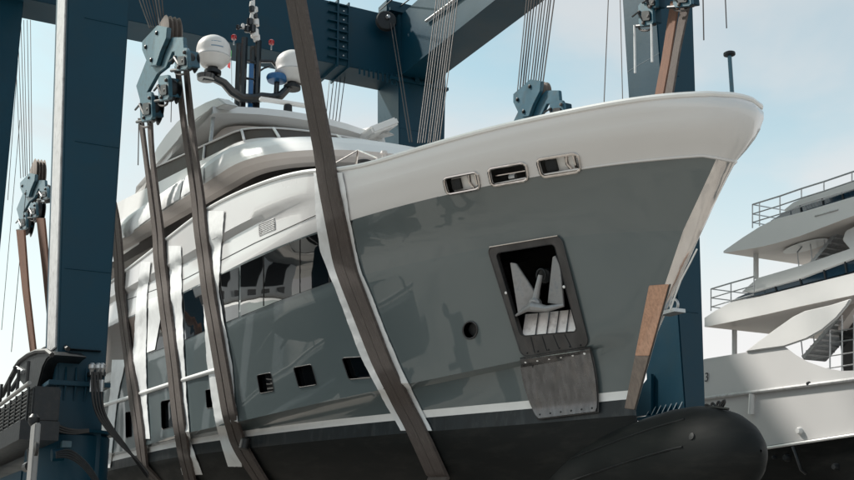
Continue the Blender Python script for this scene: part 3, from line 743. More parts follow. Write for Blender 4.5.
# pale strip over the starboard leg's narrow side, painting its sky sheen
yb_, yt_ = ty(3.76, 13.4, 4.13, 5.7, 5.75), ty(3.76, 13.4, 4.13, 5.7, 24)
B = MB(); B.prism([(-24.0, yb_, 5.75), (-23.1, yb_, 5.75), (-23.1, yt_, 24), (-24.0, yt_, 24)], (0, -.04, 0)); B.build('side_sheen_strip', 'grey_paint', L2, bevel=.015)
for L_, x_, ya_, yb_, zs2 in ((L2, -22.995, 4.14, 5.08, (7.4, 10.2, 13.1, 16)), (R1, -22.995, 20.66, 21.35, (8.0, 11.5, 15.2)), (C1, -39.495, 20.5, 22.4, (16.5, 19.2))):
    for z_ in zs2: MB().tube([(x_, ya_, z_), (x_, yb_, z_)], .012, 5).build('weld_seam', 'crane_paint', L_)
for z_ in (9.5, 12.6, 15.8): MB().tube([(-24.5, 20.655, z_), (-23.0, 20.655, z_)], .012, 5).build('weld_seam', 'crane_paint', R1)
# cross beam aft and side beams
B = MB(); B.box((-41.5, 3.8, 21.7), (-39.8, 20.8, 24.6)); xb = B.build('cross_beam', 'crane_paint', lift, bevel=.02)
ys = pt(337, 30, X=-39.8).y
B = MB(); B.box((-41.6, ys - .04, 21.55), (-39.68, ys + .04, 24.7)); B.box((-41.6, ys + .5, 21.6), (-39.72, ys + .56, 24.7)); B.build('splice_flange', 'crane_paint', xb)
each('stiffener', 'crane_paint', xb, [MB().box((-39.79, ys + y, 21.95 + k * .42), (-39.66, ys + y + .4, 22.0 + k * .42)) for k in range(7) for y in (.06, -.44)])
each('bolt', 'galvanised', xb, [MB().lathe((-39.7, ys + .25, 22.1 + k * .42), (1, 0, 0), [(0, .035), (.05, .035)], 6) for k in range(6)])
for y0, y1, x1 in ((20.64, 22.14, -21.8), (3.75, 5.1, -21.8)):
    sb = MB().box((-41.5, y0, 21.7), (x1, y1, 24.6)).build('side_beam', 'crane_paint', lift, bevel=.02)
    MB().box((-41.0, y0 - .08, 21.62), (x1, y1 + .08, 21.70)).build('beam_flange', 'crane_paint', sb)
hr = MB().tube([pt(426, 21, Y=20.54), pt(449, 4, Y=20.54), pt(455, -1, Y=20.54), pt(490, -28, Y=20.54)], .06, 8).build('service_pipe', 'galvanised', sb)
# knee brackets and corner plates at the far port corner
each('gusset', 'crane_paint', lift, [MB().box((-39.55, 18.6 + k * .22, 21.3 - k * .02), (-39.48, 18.66 + k * .22, 21.66)) for k in range(9)])
B = MB(); yv = pt(416, 40, X=-39.4).y
B.box((-39.78, yv - .1, 21.4), (-39.3, yv + .1, 25.2)); B.box((-39.78, yv - 1.3, 21.35), (-39.35, yv + 1.6, 21.48)); B.box((-39.78, yv - 1.3, 24.62), (-39.35, yv + 1.6, 24.75)); B.build('corner_flange', 'crane_paint', lift)
B = MB(); B.box((-40.4, pt(386, 10, X=-39.6).y, 24.6), (-39.5, pt(412, 10, X=-39.6).y, 25.2)); B.build('top_box', 'crane_paint', lift, bevel=.04)
# sheave with double fall at the corner
c = pt(386, 21, X=-39.3)
shv = MB().lathe(c, (1, -.2, 0), [(-.12, .42), (-.08, .46), (-.04, .34), (.04, .34), (.08, .46), (.12, .42), (.13, .1)], 22).build('sheave', 'dark_metal', lift)
B = MB(); B.lathe(c + V((.15, 0, .12)), (1, 0, 0), [(0, .1), (.12, .08)], 8); B.build('sheave_pin', 'galvanised', shv)
for (xa, xb2) in ((390.5, 409.5), (393.5, 412)):
    MB().tube([pt(xa, 22, X=-39.2), pt(xb2, 142, X=-35)], .022, 5).build('hoist_cable', 'cable_steel', lift)
# truss bars top right of the corner
B = MB(); B.tube([pt(380, 10, X=-40), pt(402, -9, X=-36)], .03, 5); B.tube([pt(398, 8, X=-40), pt(424, -12, X=-36)], .03, 5); B.build('stay_rod', 'dark_metal', lift)
# flange with ribs low on the front starboard leg
zf = pt(75, 384, X=-22.95).z
B = MB(); B.box((-24.45, 3.98, zf - .05), (-22.86, 5.2, zf + .05)); fl_ = B.build('leg_flange', 'crane_paint', L2, bevel=.01)
each('flange_rib', 'crane_paint', fl_, [MB().prism([(-22.99, y, zf + sg * .06), (-22.88, y, zf + sg * .06), (-22.99, y, zf + sg * .34)], (0, .03, 0)) for y in (4.3, 4.5, 4.7, 4.9) for sg in (-1, 1)])
# same on the port leg
zf2 = pt(660, 409, X=-22.95).z
B = MB(); B.box((-24.8, 20.4, zf2 - .1), (-22.7, 21.7, zf2)); fl2 = B.build('leg_flange', 'crane_paint', R1, bevel=.01)
each('flange_rib', 'crane_paint', fl2, [MB().prism([(-24.4 + k * .22, 20.58, zf2), (-24.4 + k * .22, 20.40, zf2), (-24.4 + k * .22, 20.58, zf2 + .25)], (.04, 0, 0)) for k in range(7)])
ipoly0 = [pt(x, y, Y=20.5) for x, y in ((640, 388), (651, 374), (651, 414), (632, 418))]
MB().prism(ipoly0, (0, .1, 0)).build('base_gusset', 'crane_paint', R1)
# bogie: steering drum, carriage and tyres under each leg
for i, (lx, ly) in enumerate(((-23.7, 4.6), (-23.7, 21.2), (-40.6, 4.4), (-40.6, 21.4))):
    zt_ = pt(85, 433, X=-22.8).z
    bg_ = MB().lathe((lx, ly, 2.3), (0, 0, 1), [(0, .82), (zt_ - 2.34, .82), (zt_ - 2.3, .78)], 32).build('steering_drum', 'crane_paint', lift)
    MB().lathe((lx, ly, 2.3), (0, 0, 1), [(zt_ - 2.28, .9), (zt_ - 2.22, .9)], 32).build('drum_rim', 'crane_paint', bg_)
    cr_ = MB().box((lx - 2.2, ly - .5, 1.5), (lx + 2.2, ly + .5, 2.3)).build('wheel_carriage', 'crane_paint', lift, bevel=.05)
    for wx in (-1.4, 1.4):
        for wy in (-.55, .55):
            wh = MB().lathe((lx + wx, ly + wy * 1.6, .95), (0, 1, 0), [(-.32, .5), (-.3, .85), (-.2, .95), (.2, .95), (.3, .85), (.32, .5)], 28).build('tyre', 'rubber', lift)
            MB().lathe((lx + wx, ly + wy * 1.6, .95), (0, 1, 0), [(-.34, .2), (-.3, .5), (.3, .5), (.34, .2)], 20).build('rim', 'crane_paint', wh)
# lower side beams with the engine platform along the starboard side
for y0 in (3.85, 20.7):
    MB().box((-39.9, y0, 2.4), (-24.4, y0 + 1.1, 3.4)).build('sill_beam', 'crane_paint', lift, bevel=.03)
za = pt(52, 384, Y=3.8).z
pf = MB().box((-39.8, 3.5, 3.95), (-24.5, 5.3, 4.15)).build('engine_platform', 'crane_paint', lift)
zg1, zg0 = pt(28, 400, Y=3.75).z, pt(30, 430, Y=3.75).z
XG = pt(29, 410, Y=3.45).x
eng = MB().box((-38.0, 3.5, zg0), (XG, 4.0, zg1)).build('engine_housing', 'dark_metal', lift, bevel=.03)
B = MB()
for k in range(9): B.tube([(-33, 3.46, lerp(zg0, zg1, (k + .5) / 9)), (XG - .2, 3.46, lerp(zg0, zg1, (k + .5) / 9))], .018, 5)
for k in range(12): B.tube([(XG - .2 - k * .7, 3.45, zg0), (XG - .2 - k * .7, 3.45, zg1)], .025, 5)
B.build('radiator_grille', 'dark_metal', eng)
MB().tube([(-38, 3.42, zg1 + .05), (XG, 3.42, zg1 + .05)], .04, 8).build('hand_rail', 'post_grey', eng)
for k in range(5): MB().tube([(XG - .3 - k * 1.1, 3.42, zg1 + .05), (XG - .3 - k * 1.1, 3.42, zg1 + .5)], .035, 6).build('rail_post', 'rubber', eng)
MB().box((-38.0, 3.3, zg0 - .35), (XG + .1, 4.0, zg0)).build('platform_edge', 'dark_metal', eng)
# curved exhaust hoods behind the leg
for dx, dy, Yh in ((0, 0, 3.9), (16, -6, 4.3)):
    px = [(15, 368), (20, 361), (28, 355), (37, 351.5), (47, 351), (52, 355), (46, 360), (42, 368), (39, 380), (36, 391), (28, 392), (20, 382)]
    hd = MB().prism([pt(x + dx, y + dy, Y=Yh) for x, y in px], (0, .7, 0)).build('exhaust_hood', 'dark_metal', lift, bevel=.03)
    MB().tube([pt(x + dx, y + dy, Y=Yh - .02) for x, y in px[:6]], .05, 6).build('hood_edge', 'rubber', hd)
    MB().tube([pt(17 + dx, 368 + dy, Y=Yh - .04), pt(23 + dx, 372 + dy, Y=Yh - .04)], .05, 6).build('reel_handle', 'galvanised', hd)
    MB().tube([pt(2 + dx * .6, 396 + dy, Y=Yh - .1), pt(8 + dx * .7, 384 + dy, Y=Yh - .1), pt(16 + dx, 369 + dy, Y=Yh - .1)], .06, 6).build('hood_strut', 'rubber', hd)
# hoses on the leg
def hose(px, X=None, Y=None, r=.035, name='hydraulic_hose', m='rubber'):
    P = []
    for i in range(len(px) - 1):
        for t in range(4):
            p0 = px[max(i - 1, 0)]; p1 = px[i]; p2 = px[i + 1]; p3 = px[min(i + 2, len(px) - 1)]; u = t / 4
            P.append(tuple(.5 * ((2 * b) + (c - a) * u + (2 * a - 5 * b + 4 * c - d) * u * u + (-a + 3 * b - 3 * c + d) * u ** 3) for a, b, c, d in zip(p0, p1, p2, p3)))
    P.append(px[-1])
    return MB().tube([pt(x, y, X=X) if X else pt(x, y, Y=Y) for x, y in P], r, 7).build(name, m, lift)
for dx in (0, 3, 6, 9):
    hose([(92 + dx, 372), (92.5 + dx, 395), (96 + dx * .9, 412), (106 + dx * .7, 428), (122 + dx * .4, 446), (137, 460 + dx * .3), (148, 474 + dx * .4)], X=-22.4 - dx * .012, r=.026)
for dx in (0, 6, 10):
    MB().lathe(pt(92 + dx, 370, X=-22.6), (0, 0, 1), [(-.1, .03), (0, .05), (.03, .075), (.1, .075), (.14, .03)], 10).build('hose_coupling', 'galvanised', lift)
    MB().lathe(pt(92 + dx, 386, X=-22.5), (0, 0, 1), [(-.12, .042), (.12, .042)], 10).build('hose_ferrule', 'galvanised', lift)
MB().box(pt(87, 377, X=-22.98), pt(106, 372, X=-22.72)).build('valve_bracket', 'dark_metal', lift)
for dy in (0, 3, 6):
    hose([(38, 398 + dy * .5), (44, 410 + dy), (56, 424 + dy * .9), (72, 430 + dy * .6), (89, 430 + dy * .3)], X=-22.3, r=.026)
for dy in (0, 2.5, 5, 7.5):
    hose([(56, 453 + dy * .6), (68, 450 + dy), (80, 457 + dy), (91, 469 + dy), (100, 484 + dy)], X=-22.0, r=.024, m='dark_metal')
MB().lathe(pt(58, 455, X=-22.3), (0, 1, .1), [(-.12, .12), (.1, .12)], 14).build('hose_manifold', 'crane_paint', lift)
MB().box(pt(60, 448, X=-22.86), pt(72, 441, X=-22.7)).build('junction_box', 'block_paint', lift, bevel=.01)
for x, y in ((46, 398), (57, 395), (41, 404)): MB().lathe(pt(x, y, X=-22.7), (0, 0, 1), [(-.12, .04), (-.02, .07), (.08, .07), (.12, .03)], 10).build('hose_coupling', 'galvanised', lift)
# light grey upright with lamp in front of the platform
Yp = 3.4
pa, pb = pt(36, 424, Y=Yp), pt(35, 520, Y=Yp)
post = thing('lamp_post', (pb.x, Yp, 0), 'light grey flat upright post with a dark oval fitting beside the hoist leg', 'post')
MB().box((pa.x - .22, Yp - .05, 0), (pa.x + .22, Yp + .05, pa.z)).build('post', 'post_grey', post, bevel=.02)
c = pt(36.5, 449, Y=Yp - .06); MB().lathe(c, (0, 1, 0), [(-.05, .04), (-.03, .12), (.02, .12)], 16).build('oval_fitting', 'rubber', post)
c = pt(34, 420, Y=Yp); MB().lathe(c, (0, 0, 1), [(-.12, .05), (-.05, .1), (.04, .1), (.1, .05)], 14).build('post_lamp', 'dark_metal', post)
c = pt(28, 467, Y=Yp); B = MB(); B.lathe(c, (1, 0, 0), [(-.15, .09), (.2, .09)], 10); B.lathe(pt(31, 455, Y=Yp), (0, 0, 1), [(-.2, .05), (.1, .08)], 10); B.build('post_valve', 'dark_metal', post)

def up_to(p, q, v, z=21.65):
    """a rope that leaves the picture runs on up to the hoist beam"""
    return p + (q - p) * ((z - p.z) / (q.z - p.z)) if v < 6 and p.z < q.z < z else q
# ------------------------------------------------------------------ hook blocks
def ipoly(poly, Y, th, mat_, name, root, bevel=.015): return MB().prism([pt(x, y, Y=Y) for x, y in poly], (0, th, 0)).build(name, mat_, root, bevel=bevel)
def roller_unit(cx, cy, w, h, Y, root, mt):
    """a sling-pin unit: two cheeks, pins and a roller"""
    k = (pt(cx + 1, cy, Y=Y) - pt(cx, cy, Y=Y)).length
    poly = [(cx - w * .34, cy - h * .34), (cx - w * .24, cy - h * .46), (cx + w * .28, cy - h * .5), (cx + w * .36, cy - h * .36), (cx + w * .40, cy + h * .26), (cx + w * .30, cy + h * .36), (cx - w * .22, cy + h * .42), (cx - w * .32, cy + h * .3)]
    dk = 'crane_blue' if mt == 'block_paint' else 'crane_paint'
    u = ipoly(poly, Y - .02, .10, mt, 'cheek_plate', root); ipoly(poly, Y + .45, .10, mt, 'cheek_plate', root)
    inn_ = [(cx + (x - cx) * .55, cy + (y - cy) * .42 + h * .04) for x, y in poly]; ipoly(inn_, Y - .07, .06, 'dark_metal', 'inspection_cover', root, .008)
    MB().ring([pt(cx + w * .30 * math.cos(a), cy + h * .46 + h * .12 * math.sin(a), Y=Y + .1) for a in [k_ * math.pi / 6 for k_ in range(12)]], .03, 6).build('shackle', 'cable_steel', root)
    MB().tube([pt(cx - w * .5, cy + h * .42, Y=Y + .05), pt(cx + w * .48, cy + h * .34, Y=Y + .05)], .045, 8).build('sling_pin', 'dark_metal', root)
    c = pt(cx, cy, Y=Y); R = h * .33 * k * .40
    MB().lathe(c, (0, 1, 0), [(.08, R * .6), (.12, R * .8), (.28, R * .7), (.34, R * .55), (.40, R * .8), (.44, R * .6)], 18).build('sling_roller', 'dark_metal', root)
    B = MB()
    hp_ = [(cx - w * .26, cy - h * .30), (cx + w * .30, cy - h * .42), (cx + w * .36, cy + h * .22), (cx - w * .24, cy + h * .34)]
    ipoly(hp_, Y + .09, .34, 'crane_blue' if mt == 'block_paint' else 'crane_paint', 'unit_housing', root)
    for ax, ay in ((-.25, -.1), (.2, .05), (-.05, .3), (.28, -.3)):
        B.lathe(pt(cx + ax * w, cy + ay * h, Y=Y - .02), (0, 1, 0), [(-.07, .03), (-.05, .05), (.0, .05)], 8)
        B.build('pin', 'cable_steel', root); B = MB()
    B = MB(); B.tube([pt(cx - w * .6, cy + h * .05, Y=Y - .05), pt(cx - w * .35, cy - h * .1, Y=Y - .1), pt(cx - w * .1, cy + h * .2, Y=Y - .05)], .03, 6); B.build('shackle', 'dark_metal', root)
def hook_block(mp_, Y, mt, label, cables, ctop):
    """plate, spreader beam and sling units laid out once and mapped by mp_"""
    t = thing('hook_block', pt(*mp_(160, 60), Y=Y), label, 'hook block', 'hook blocks hanging under the hoist')
    A = [(157, 25), (167, 27), (166, 38), (160, 52), (156, 65), (150, 66), (146, 60), (142, 50), (142, 41)]
    Bm = [(171.5, 37), (183, 37), (184, 50), (172, 52), (166, 67), (157, 74), (147, 92), (140, 101), (136, 86), (147, 58), (160, 50)]
    ipoly([mp_(*p) for p in A], Y - .12, .12, mt, 'pulley_plate', t); ipoly([mp_(*p) for p in A], Y + .62, .12, mt, 'pulley_plate', t)
    ipoly([mp_(*p) for p in Bm], Y + .02, .1, mt, 'spreader_beam', t); ipoly([mp_(*p) for p in Bm], Y + .5, .1, mt, 'spreader_beam', t)
    sc = mp_(1, 0)[0] - mp_(0, 0)[0]; sy = mp_(0, 1)[1] - mp_(0, 0)[1]
    for (x, y, w, h) in ((145.5, 108, 17, 33), (163, 89, 15, 29), (180.5, 60, 18, 25)): roller_unit(*mp_(x, y), w * sc, h * sy, Y, t, mt)
    c = pt(*mp_(160, 38), Y=Y + .1); k = (pt(*mp_(159, 41), Y=Y) - pt(*mp_(158, 41), Y=Y)).length / (mp_(1, 0)[0] - mp_(0, 0)[0]) * (mp_(1, 0)[0] - mp_(0, 0)[0])
    MB().lathe(c, (0, 1, 0), [(z * .06, (5.6 if z % 2 else 4.4) * k) for z in range(9)], 22).build('pulley_wheel', 'wood_grey', t)
    B = MB()
    for x, y in ((146, 47), (157, 33), (151.5, 60)): B.lathe(pt(*mp_(x, y), Y=Y - .13), (0, 1, 0), [(-.05, .03), (-.03, .06), (.02, .06)], 8)
    B.build('plate_bolt', 'dark_metal', t)
    for i, (a, b) in enumerate(cables):
        p_, q_ = pt(a[0] + random.uniform(-.4, .4), a[1], Y=Y + .1 + .03 * (i % 5) * 3), pt(b[0] + random.uniform(-.4, .4), b[1], Y=Y + ctop); MB().tube([p_, up_to(p_, q_, b[1])], random.uniform(.015, .023), 5).build('hoist_cable', 'cable_steel', t)
    return t
# starboard front block (near)
hook_block(lambda x, y: (x, y), 6.9, 'block_paint', 'light blue hook block with three sling units, beside the front starboard leg', [((150 + k * 2.1, 28 - k * .3), (137.5 + k * 3.4 - 0, -6)) for k in range(8)], .1)
hook_block(lambda x, y: (17 + (x - 137) * .6, 173 + (y - 25) * .59), 6.4, 'block_paint', 'small grey blue hook block far behind, between the two starboard legs', [((21 + k * 2.2, 178 - k), (14.5 + k * 3.2, 20)) for k in range(6)], .1)
hook_block(lambda x, y: (513 + (x - 142) * 1.12, 79 + (y - 25) * .93), 17.5, 'crane_blue', 'dark blue hook block rising above the white bow bulwark', [((517 + k * 2.6, 93 - k * 1.2), (527.0 + k * 2.75, -6)) for k in range(11)], .6)
# port block whose upper part is out of the picture
t5 = thing('hook_block', pt(665, 0, Y=18.6), 'dark hook block at the top of the front port leg, two strap ends under it', 'hook block', 'hook blocks hanging under the hoist')
for (x, y, w, h) in ((645, 15, 21, 27), (651, 2, 14, 16), (681, -2, 26, 22)): roller_unit(x, y, w, h, 18.6, t5, 'crane_blue')
ipoly([(636, -4), (700, -30), (700, -45), (640, -22)], 18.7, .4, 'crane_blue', 'spreader_beam', t5)
for x0, y0, y1 in ((634.5, 25, 73), (651.5, 24, 62)): MB().tube([pt(x0, y0, Y=18.6), pt(x0 + .6, y1, Y=18.6)], .03, 6).build('hanging_rope', 'sheet_white', t5)
for x in (655, 668, 682, 694): MB().tube([pt(x, -20, Y=18.7), pt(x + 4, -160, Y=20)], .018, 5).build('hoist_cable', 'cable_steel', t5)
# other cable falls
def falls(label, pairs, Ya, Yb, r=.018, name='cable_fall', grp='cable falls of the hoist'):
    t = thing(name, pt(*pairs[0][0], Y=Ya), label, 'cable', grp)
    for a, b in pairs:
        p_, q_ = pt(a[0] + random.uniform(-.5, .5), a[1], Y=Ya), pt(b[0] + random.uniform(-.5, .5), b[1], Y=Yb); MB().tube([p_, up_to(p_, q_, b[1])], r * random.uniform(.8, 1.25), 5).build('wire_rope', 'cable_steel', t)
falls('bundle of parallel wire ropes hanging in front of the far port leg', [((418 + k * 2.4, 143), (437 + k * 2.35, -4)) for k in range(10)], 17.6, 19.6, .018)
falls('thin grey wire ropes seen just right of the big brown sling', [((325.5 + k * 3.2, 125), (331 + k * 3.6, 70)) for k in range(5)], 16.5, 19.0, .016)
falls('single thin wire rope above the bow, left one of a pair', [((604, 106), (608.5, -4))], 17.8, 18.6, .018)
falls('single thin wire rope beside the front port leg, right one of a pair', [((622.5, 103), (620.5, -4))], 17.8, 18.6, .016)
falls('cut rope end hanging free against the sky, longer one of two', [((704, 40), (703, -20))], 18, 18, .018, 'rope_end', 'rope ends hanging against the sky')
falls('cut rope end hanging free against the sky, shorter one of two', [((727, 28), (725, -20))], 18, 18, .018, 'rope_end', 'rope ends hanging against the sky')
falls('three thin wires hanging at the far left behind the hoist leg', [((2, 330), (20, 120)), ((11, 352), (26, 190)), ((8, 200), (18, 60))], 5.4, 5.4, .014)
falls('dangling thin cord below the near starboard hook block', [((138.5, 165), (138.5, 124)), ((171, 122), (172, 80))], 7.3, 7.3, .014)

# ------------------------------------------------------------------ slings
def uvmesh(name, L, R, th, mname, root, outward, seg_v=1.0, wob=0, nu=4, solid=True, edge=.25):
    """ribbon between edge polylines L and R, thickness th along outward dir"""
    n = len(L); vs = []; fs = []; uv = []; acc = 0; mw = nu
    for i in range(n):
        if i: acc += (L[i] - L[i - 1]).length
        d = (L[min(i + 1, n - 1)] - L[max(i - 1, 0)]); w = R[i] - L[i]; nn = w.cross(d); 
        if nn.length < 1e-6: nn = outward.copy()
        nn.normalize()
        if nn.dot(CAM - L[i]) < 0 and nn.dot(outward) < 0: nn = -nn
        if nn.dot(outward) < 0: nn = -nn
        for k in range(mw + 1):
            u = k / mw; p = L[i].lerp(R[i], u)
            if wob:
                p = p + nn * wob * (abs(noise.noise(p * 2.3)) + .7 * abs(noise.noise(p * 7.1)) + .35 * abs(noise.noise(p * 15))) + w * (noise.noise(V((acc * 1.3, k, 3))) * wob * .8 if k in (0, mw) else 0)
            vs.append((p, nn, u, acc))
    bm = bmesh.new(); uvl = bm.loops.layers.uv.new('UVMap'); org = root_loc(root)
    top = [bm.verts.new(p + nn * th - org) for p, nn, u, a in vs]; bot = [bm.verts.new(p - org) for p, nn, u, a in vs]
    def face(ids, lay):
        f = bm.faces.new([lay[j] for j in ids]); f.smooth = True
        for l, j in zip(f.loops, ids): l[uvl].uv = (vs[j][2], vs[j][3] * seg_v)
    W_ = mw + 1
    for i in range(n - 1):
        for k in range(mw):
            a = i * W_ + k; face([a, a + 1, a + 1 + W_, a + W_], top); face([a, a + W_, a + 1 + W_, a + 1], bot)
        for k in (0, mw):
            a = i * W_ + k; f = bm.faces.new([top[a], top[a + W_], bot[a + W_], bot[a]])
            for l, j in zip(f.loops, (a, a + W_, a + W_, a)): l[uvl].uv = (.5, vs[j][3] * seg_v)
    for i in (0, n - 1):
        for k in range(mw):
            a = i * W_ + k; f = bm.faces.new([top[a], top[a + 1], bot[a + 1], bot[a]])
    bmesh.ops.recalc_face_normals(bm, faces=bm.faces)
    me = bpy.data.meshes.new(name); bm.to_mesh(me); bm.free(); me.materials.append(M[mname]); me.set_sharp_from_angle(angle=math.radians(40))
    o = bpy.data.objects.new(name, me); COL.objects.link(o); o.parent = root
    return o
def edges_at(tabl, v):
    for a, b in zip(tabl, tabl[1:]):
        if v <= b[0]:
            t = (v - a[0]) / (b[0] - a[0]); return lerp(a[1], b[1], t), lerp(a[2], b[2], t)
    return tabl[-1][1], tabl[-1][2]
OUT = V((.35, -.93, .1)).normalized()
def sling(label, tabl, vc, pads, strands=2, mname='webbing', v_end=480, top_mats=None, port=True, gap=.08, topgap=.0):
    t = thing('lifting_sling', V((0, 0, 0)), label, 'lifting sling', 'lifting slings round the hull')
    while True:
        l0, r0 = edges_at(tabl, vc); cl, cr2 = hit(l0, vc, .05), hit(r0, vc, .05)
        if cl and cr2 and abs(cl.y - cr2.y) < .3: break
        vc += 2
    print('contact', label[:20], vc, cl, cr2)
    t.location = V(((cl.x + cr2.x) / 2, YC, 1.9)); Lp, Rp = [], []
    v = tabl[0][0]; vs_ = []
    while v < vc: vs_.append(v); v += 8
    for v in vs_:
        a, b = edges_at(tabl, v); Lp.append(pt(a, v, X=cl.x)); Rp.append(pt(b, v, X=cr2.x))
    if tabl[0][0] < 0 or tabl[0][0] == 190:
        for P in (Lp, Rp): P.insert(0, P[0] + (P[0] - P[3]).normalized() * 5)
        vs_.insert(0, 0)
    v = vc
    while v <= v_end:
        a, b = edges_at(tabl, v); ha, hb_ = hit(a, v, .05), hit(b, v, .05)
        if ha and hb_: Lp.append(ha); Rp.append(hb_)
        v += 5
    for P in (Lp, Rp):
        for _ in range(4):
            Q = [p.copy() for p in P]
            for i in range(1, len(P) - 1): P[i] = (Q[i - 1] + Q[i] * 2 + Q[i + 1]) / 4
    # under the keel and up the port side
    xl, xr = Lp[-1].x, Rp[-1].x
    zk = 1.95
    for y, z in ((YC - 1.6, 2.3), (YC, zk)): Lp.append(V((xl, y, z))); Rp.append(V((xr, y, z)))
    if port:
        nfull = len(Lp) - 1
        for i in range(nfull - 1, -1, -1):
            if Lp[i].z > 8.8: break
            Lp.append(V((xl, 2 * YC - Lp[i].y, Lp[i].z))); Rp.append(V((xr, 2 * YC - Rp[i].y, Rp[i].z)))
    for k in range(strands):
        a = k / strands + (gap / 2 if k else 0); b = (k + 1) / strands - (gap / 2 if k < strands - 1 else 0)
        nf = max(1, len(vs_)); LL = []; RR = []
        for i_, (p, q) in enumerate(zip(Lp, Rp)):
            g_ = .5 * topgap * max(0, 1 - i_ / nf); LL.append(p.lerp(q, a + (g_ if k else 0))); RR.append(p.lerp(q, b - (g_ if k < strands - 1 else 0)))
        uvmesh('webbing_strap', LL, RR, .07, mname, t, OUT)
    for pad in pads:
        PL, PR = [], []; v = pad[0][0]
        while v <= pad[-1][0] + .1:
            a, b = edges_at(pad, v); ha, hb_ = hit(a, v, .016), hit(b, v, .016)
            if ha and hb_ and (ha - hb_).length < 3 and (not PL or (ha - PL[-1]).length < 1.2): PL.append(ha); PR.append(hb_)
            v += 3
        if len(PL) > 2: uvmesh('edge_pad', PL, PR, .012, 'sheet_white', t, OUT, wob=.024, nu=8)
    return t
sling('broad brown lifting sling nearest the bow, white pad edges either side', [(-12, 286.5, 304.5), (0, 288.5, 306.5), (124, 311, 329), (200, 325.5, 344), (244, 333.5, 353.5), (262, 337, 357), (275, 341, 361), (364, 376, 395), (441, 415.5, 435), (480, 433.5, 453)], 172,
      [[(170, 315, 343), (225, 318, 352), (250, 321, 357), (275, 331, 364), (364, 365, 400), (433, 403, 434)]], strands=2, gap=.02)
sling('long brown sling below the near hook block, second from the bow', [(66, 177, 189), (124, 183, 195), (150, 187, 198), (223, 197, 209), (293, 206, 218), (363, 217.6, 230.5), (419, 227, 240), (446, 235, 250), (480, 258, 271)], 212,
      [[(205, 208, 226), (250, 207, 222), (293, 204, 220), (363, 208.5, 233), (400, 213, 236), (430, 218, 240), (466, 229, 243)]], topgap=.34)
sling('brown sling third from the bow, white pad hanging to its right', [(118, 140, 153), (153, 145, 154.5), (223, 153.5, 163.5), (293, 161, 172), (363, 170.5, 181), (417, 176, 187), (447, 180, 191), (480, 188, 198)], 240,
      [[(246, 170, 182), (293, 172, 183), (363, 173, 185.5), (400, 174, 188), (440, 176, 191), (476, 184, 204)]], mname='webbing', topgap=.34)
sling('brown sling at the edge of the big hoist leg, farthest aft', [(190, 106, 114), (220, 112, 121), (293, 118.5, 126.5), (363, 128, 135.5), (397, 132, 142), (435, 138, 147), (470, 143, 150.5)], 264,
      [[(262, 142, 152), (293, 138, 148), (363, 134, 147), (400, 137, 148), (440, 143, 151)], [(360, 113, 127), (395, 111, 119), (420, 108, 116), (470, 105, 111)]], v_end=468)
c = hit(253, 444, .22); dr = MB().lathe(c, (0, .2, 1), [(-.14, .09), (-.12, .12), (.1, .12), (.13, .08)], 14).build('strap_clamp', 'rubber', None)
tag(dr, 'small black cylinder clamped to the sling second from the bow, low on the hull', 'clamp')
# hanging protective sheet over the window
p_ = hull_patch([(150, 300), (166, 294)], [(148, 353), (156, 350)], .03, 6, 8)
tag(p_.build('protective_sheet', 'sheet_white', None, solid=.006), 'white triangular protective sheet hanging over the dark side window', 'sheet')
# runs of sling on the port side above the bulwark, and far left
def free_strap(label, L, R, X0, X1, mname, name='lifting_sling'):
    t = thing(name, pt(*L[-1], X=X0), label, 'lifting sling', 'lifting slings round the hull')
    n = 12
    def al(P, k): 
        t_ = k / n * (len(P) - 1); i = min(int(t_), len(P) - 2); u = t_ - i; return lerp(P[i][0], P[i + 1][0], u), lerp(P[i][1], P[i + 1][1], u)
    uvmesh('webbing_strap', [pt(*al(L, k), X=X0) for k in range(n + 1)], [pt(*al(R, k), X=X1) for k in range(n + 1)], .06, mname, t, OUT)
    return t
free_strap('rust brown strap end below the port hook block, left of two', [(672, 2), (663, 60), (650, 130)], [(680, 2), (671, 60), (658, 130)], -20.6, -20.3, 'webbing_rust')
free_strap('brown strap end below the port hook block, right of two', [(683, 2), (673, 60), (660, 130)], [(691, 2), (681, 50), (668, 130)], -20.2, -19.9, 'webbing')
free_strap('rust brown strap below the small far hook block, left one', [(18, 230), (24, 290), (36, 385)], [(25.5, 230), (30, 290), (41, 385)], -37.5, -36.5, 'webbing_rust')
free_strap('rust brown strap below the small far hook block, right one beside the leg', [(38, 218), (44, 270), (50, 330)], [(45.5, 218), (50.5, 270), (56, 330)], -37.5, -36.5, 'webbing_rust')

# ------------------------------------------------------------------ wooden board at the stem
bx = stemx(5.9) + .55
A_, B_, C_, D_ = pt(649, 285.5, X=bx - .25), pt(669, 284, X=bx), pt(634.5, 409.5, X=bx - 1.35), pt(624.5, 408, X=bx - 1.6)
board = thing('wooden_board', (C_.x, C_.y, C_.z), 'thick wooden fender board leaning on the yacht stem, pink above and grey below', 'board')
spl = .56
m0, m1 = A_.lerp(D_, spl), B_.lerp(C_, spl); dth = V((-.75, .65, 0)) * .09
MB().prism([A_, B_, m1, m0], dth).build('upper_plank', 'wood_pink', board, bevel=.008)
MB().prism([m0, m1, C_, D_], dth * 1.02).build('lower_plank', 'wood_grey', board, bevel=.008)  # lower part of the same board, greyer and darker
B = MB(); e0, e1 = B_ + (B_ - A_) * .015, C_ + (C_ - D_) * .015; B.prism([B_ + (B_ - A_).normalized() * .004, B_ + (B_ - A_).normalized() * .03, C_ + (C_ - D_).normalized() * .03, C_ + (C_ - D_).normalized() * .004], dth * 1.1); B.build('steel_edge', 'pocket_steel', board)

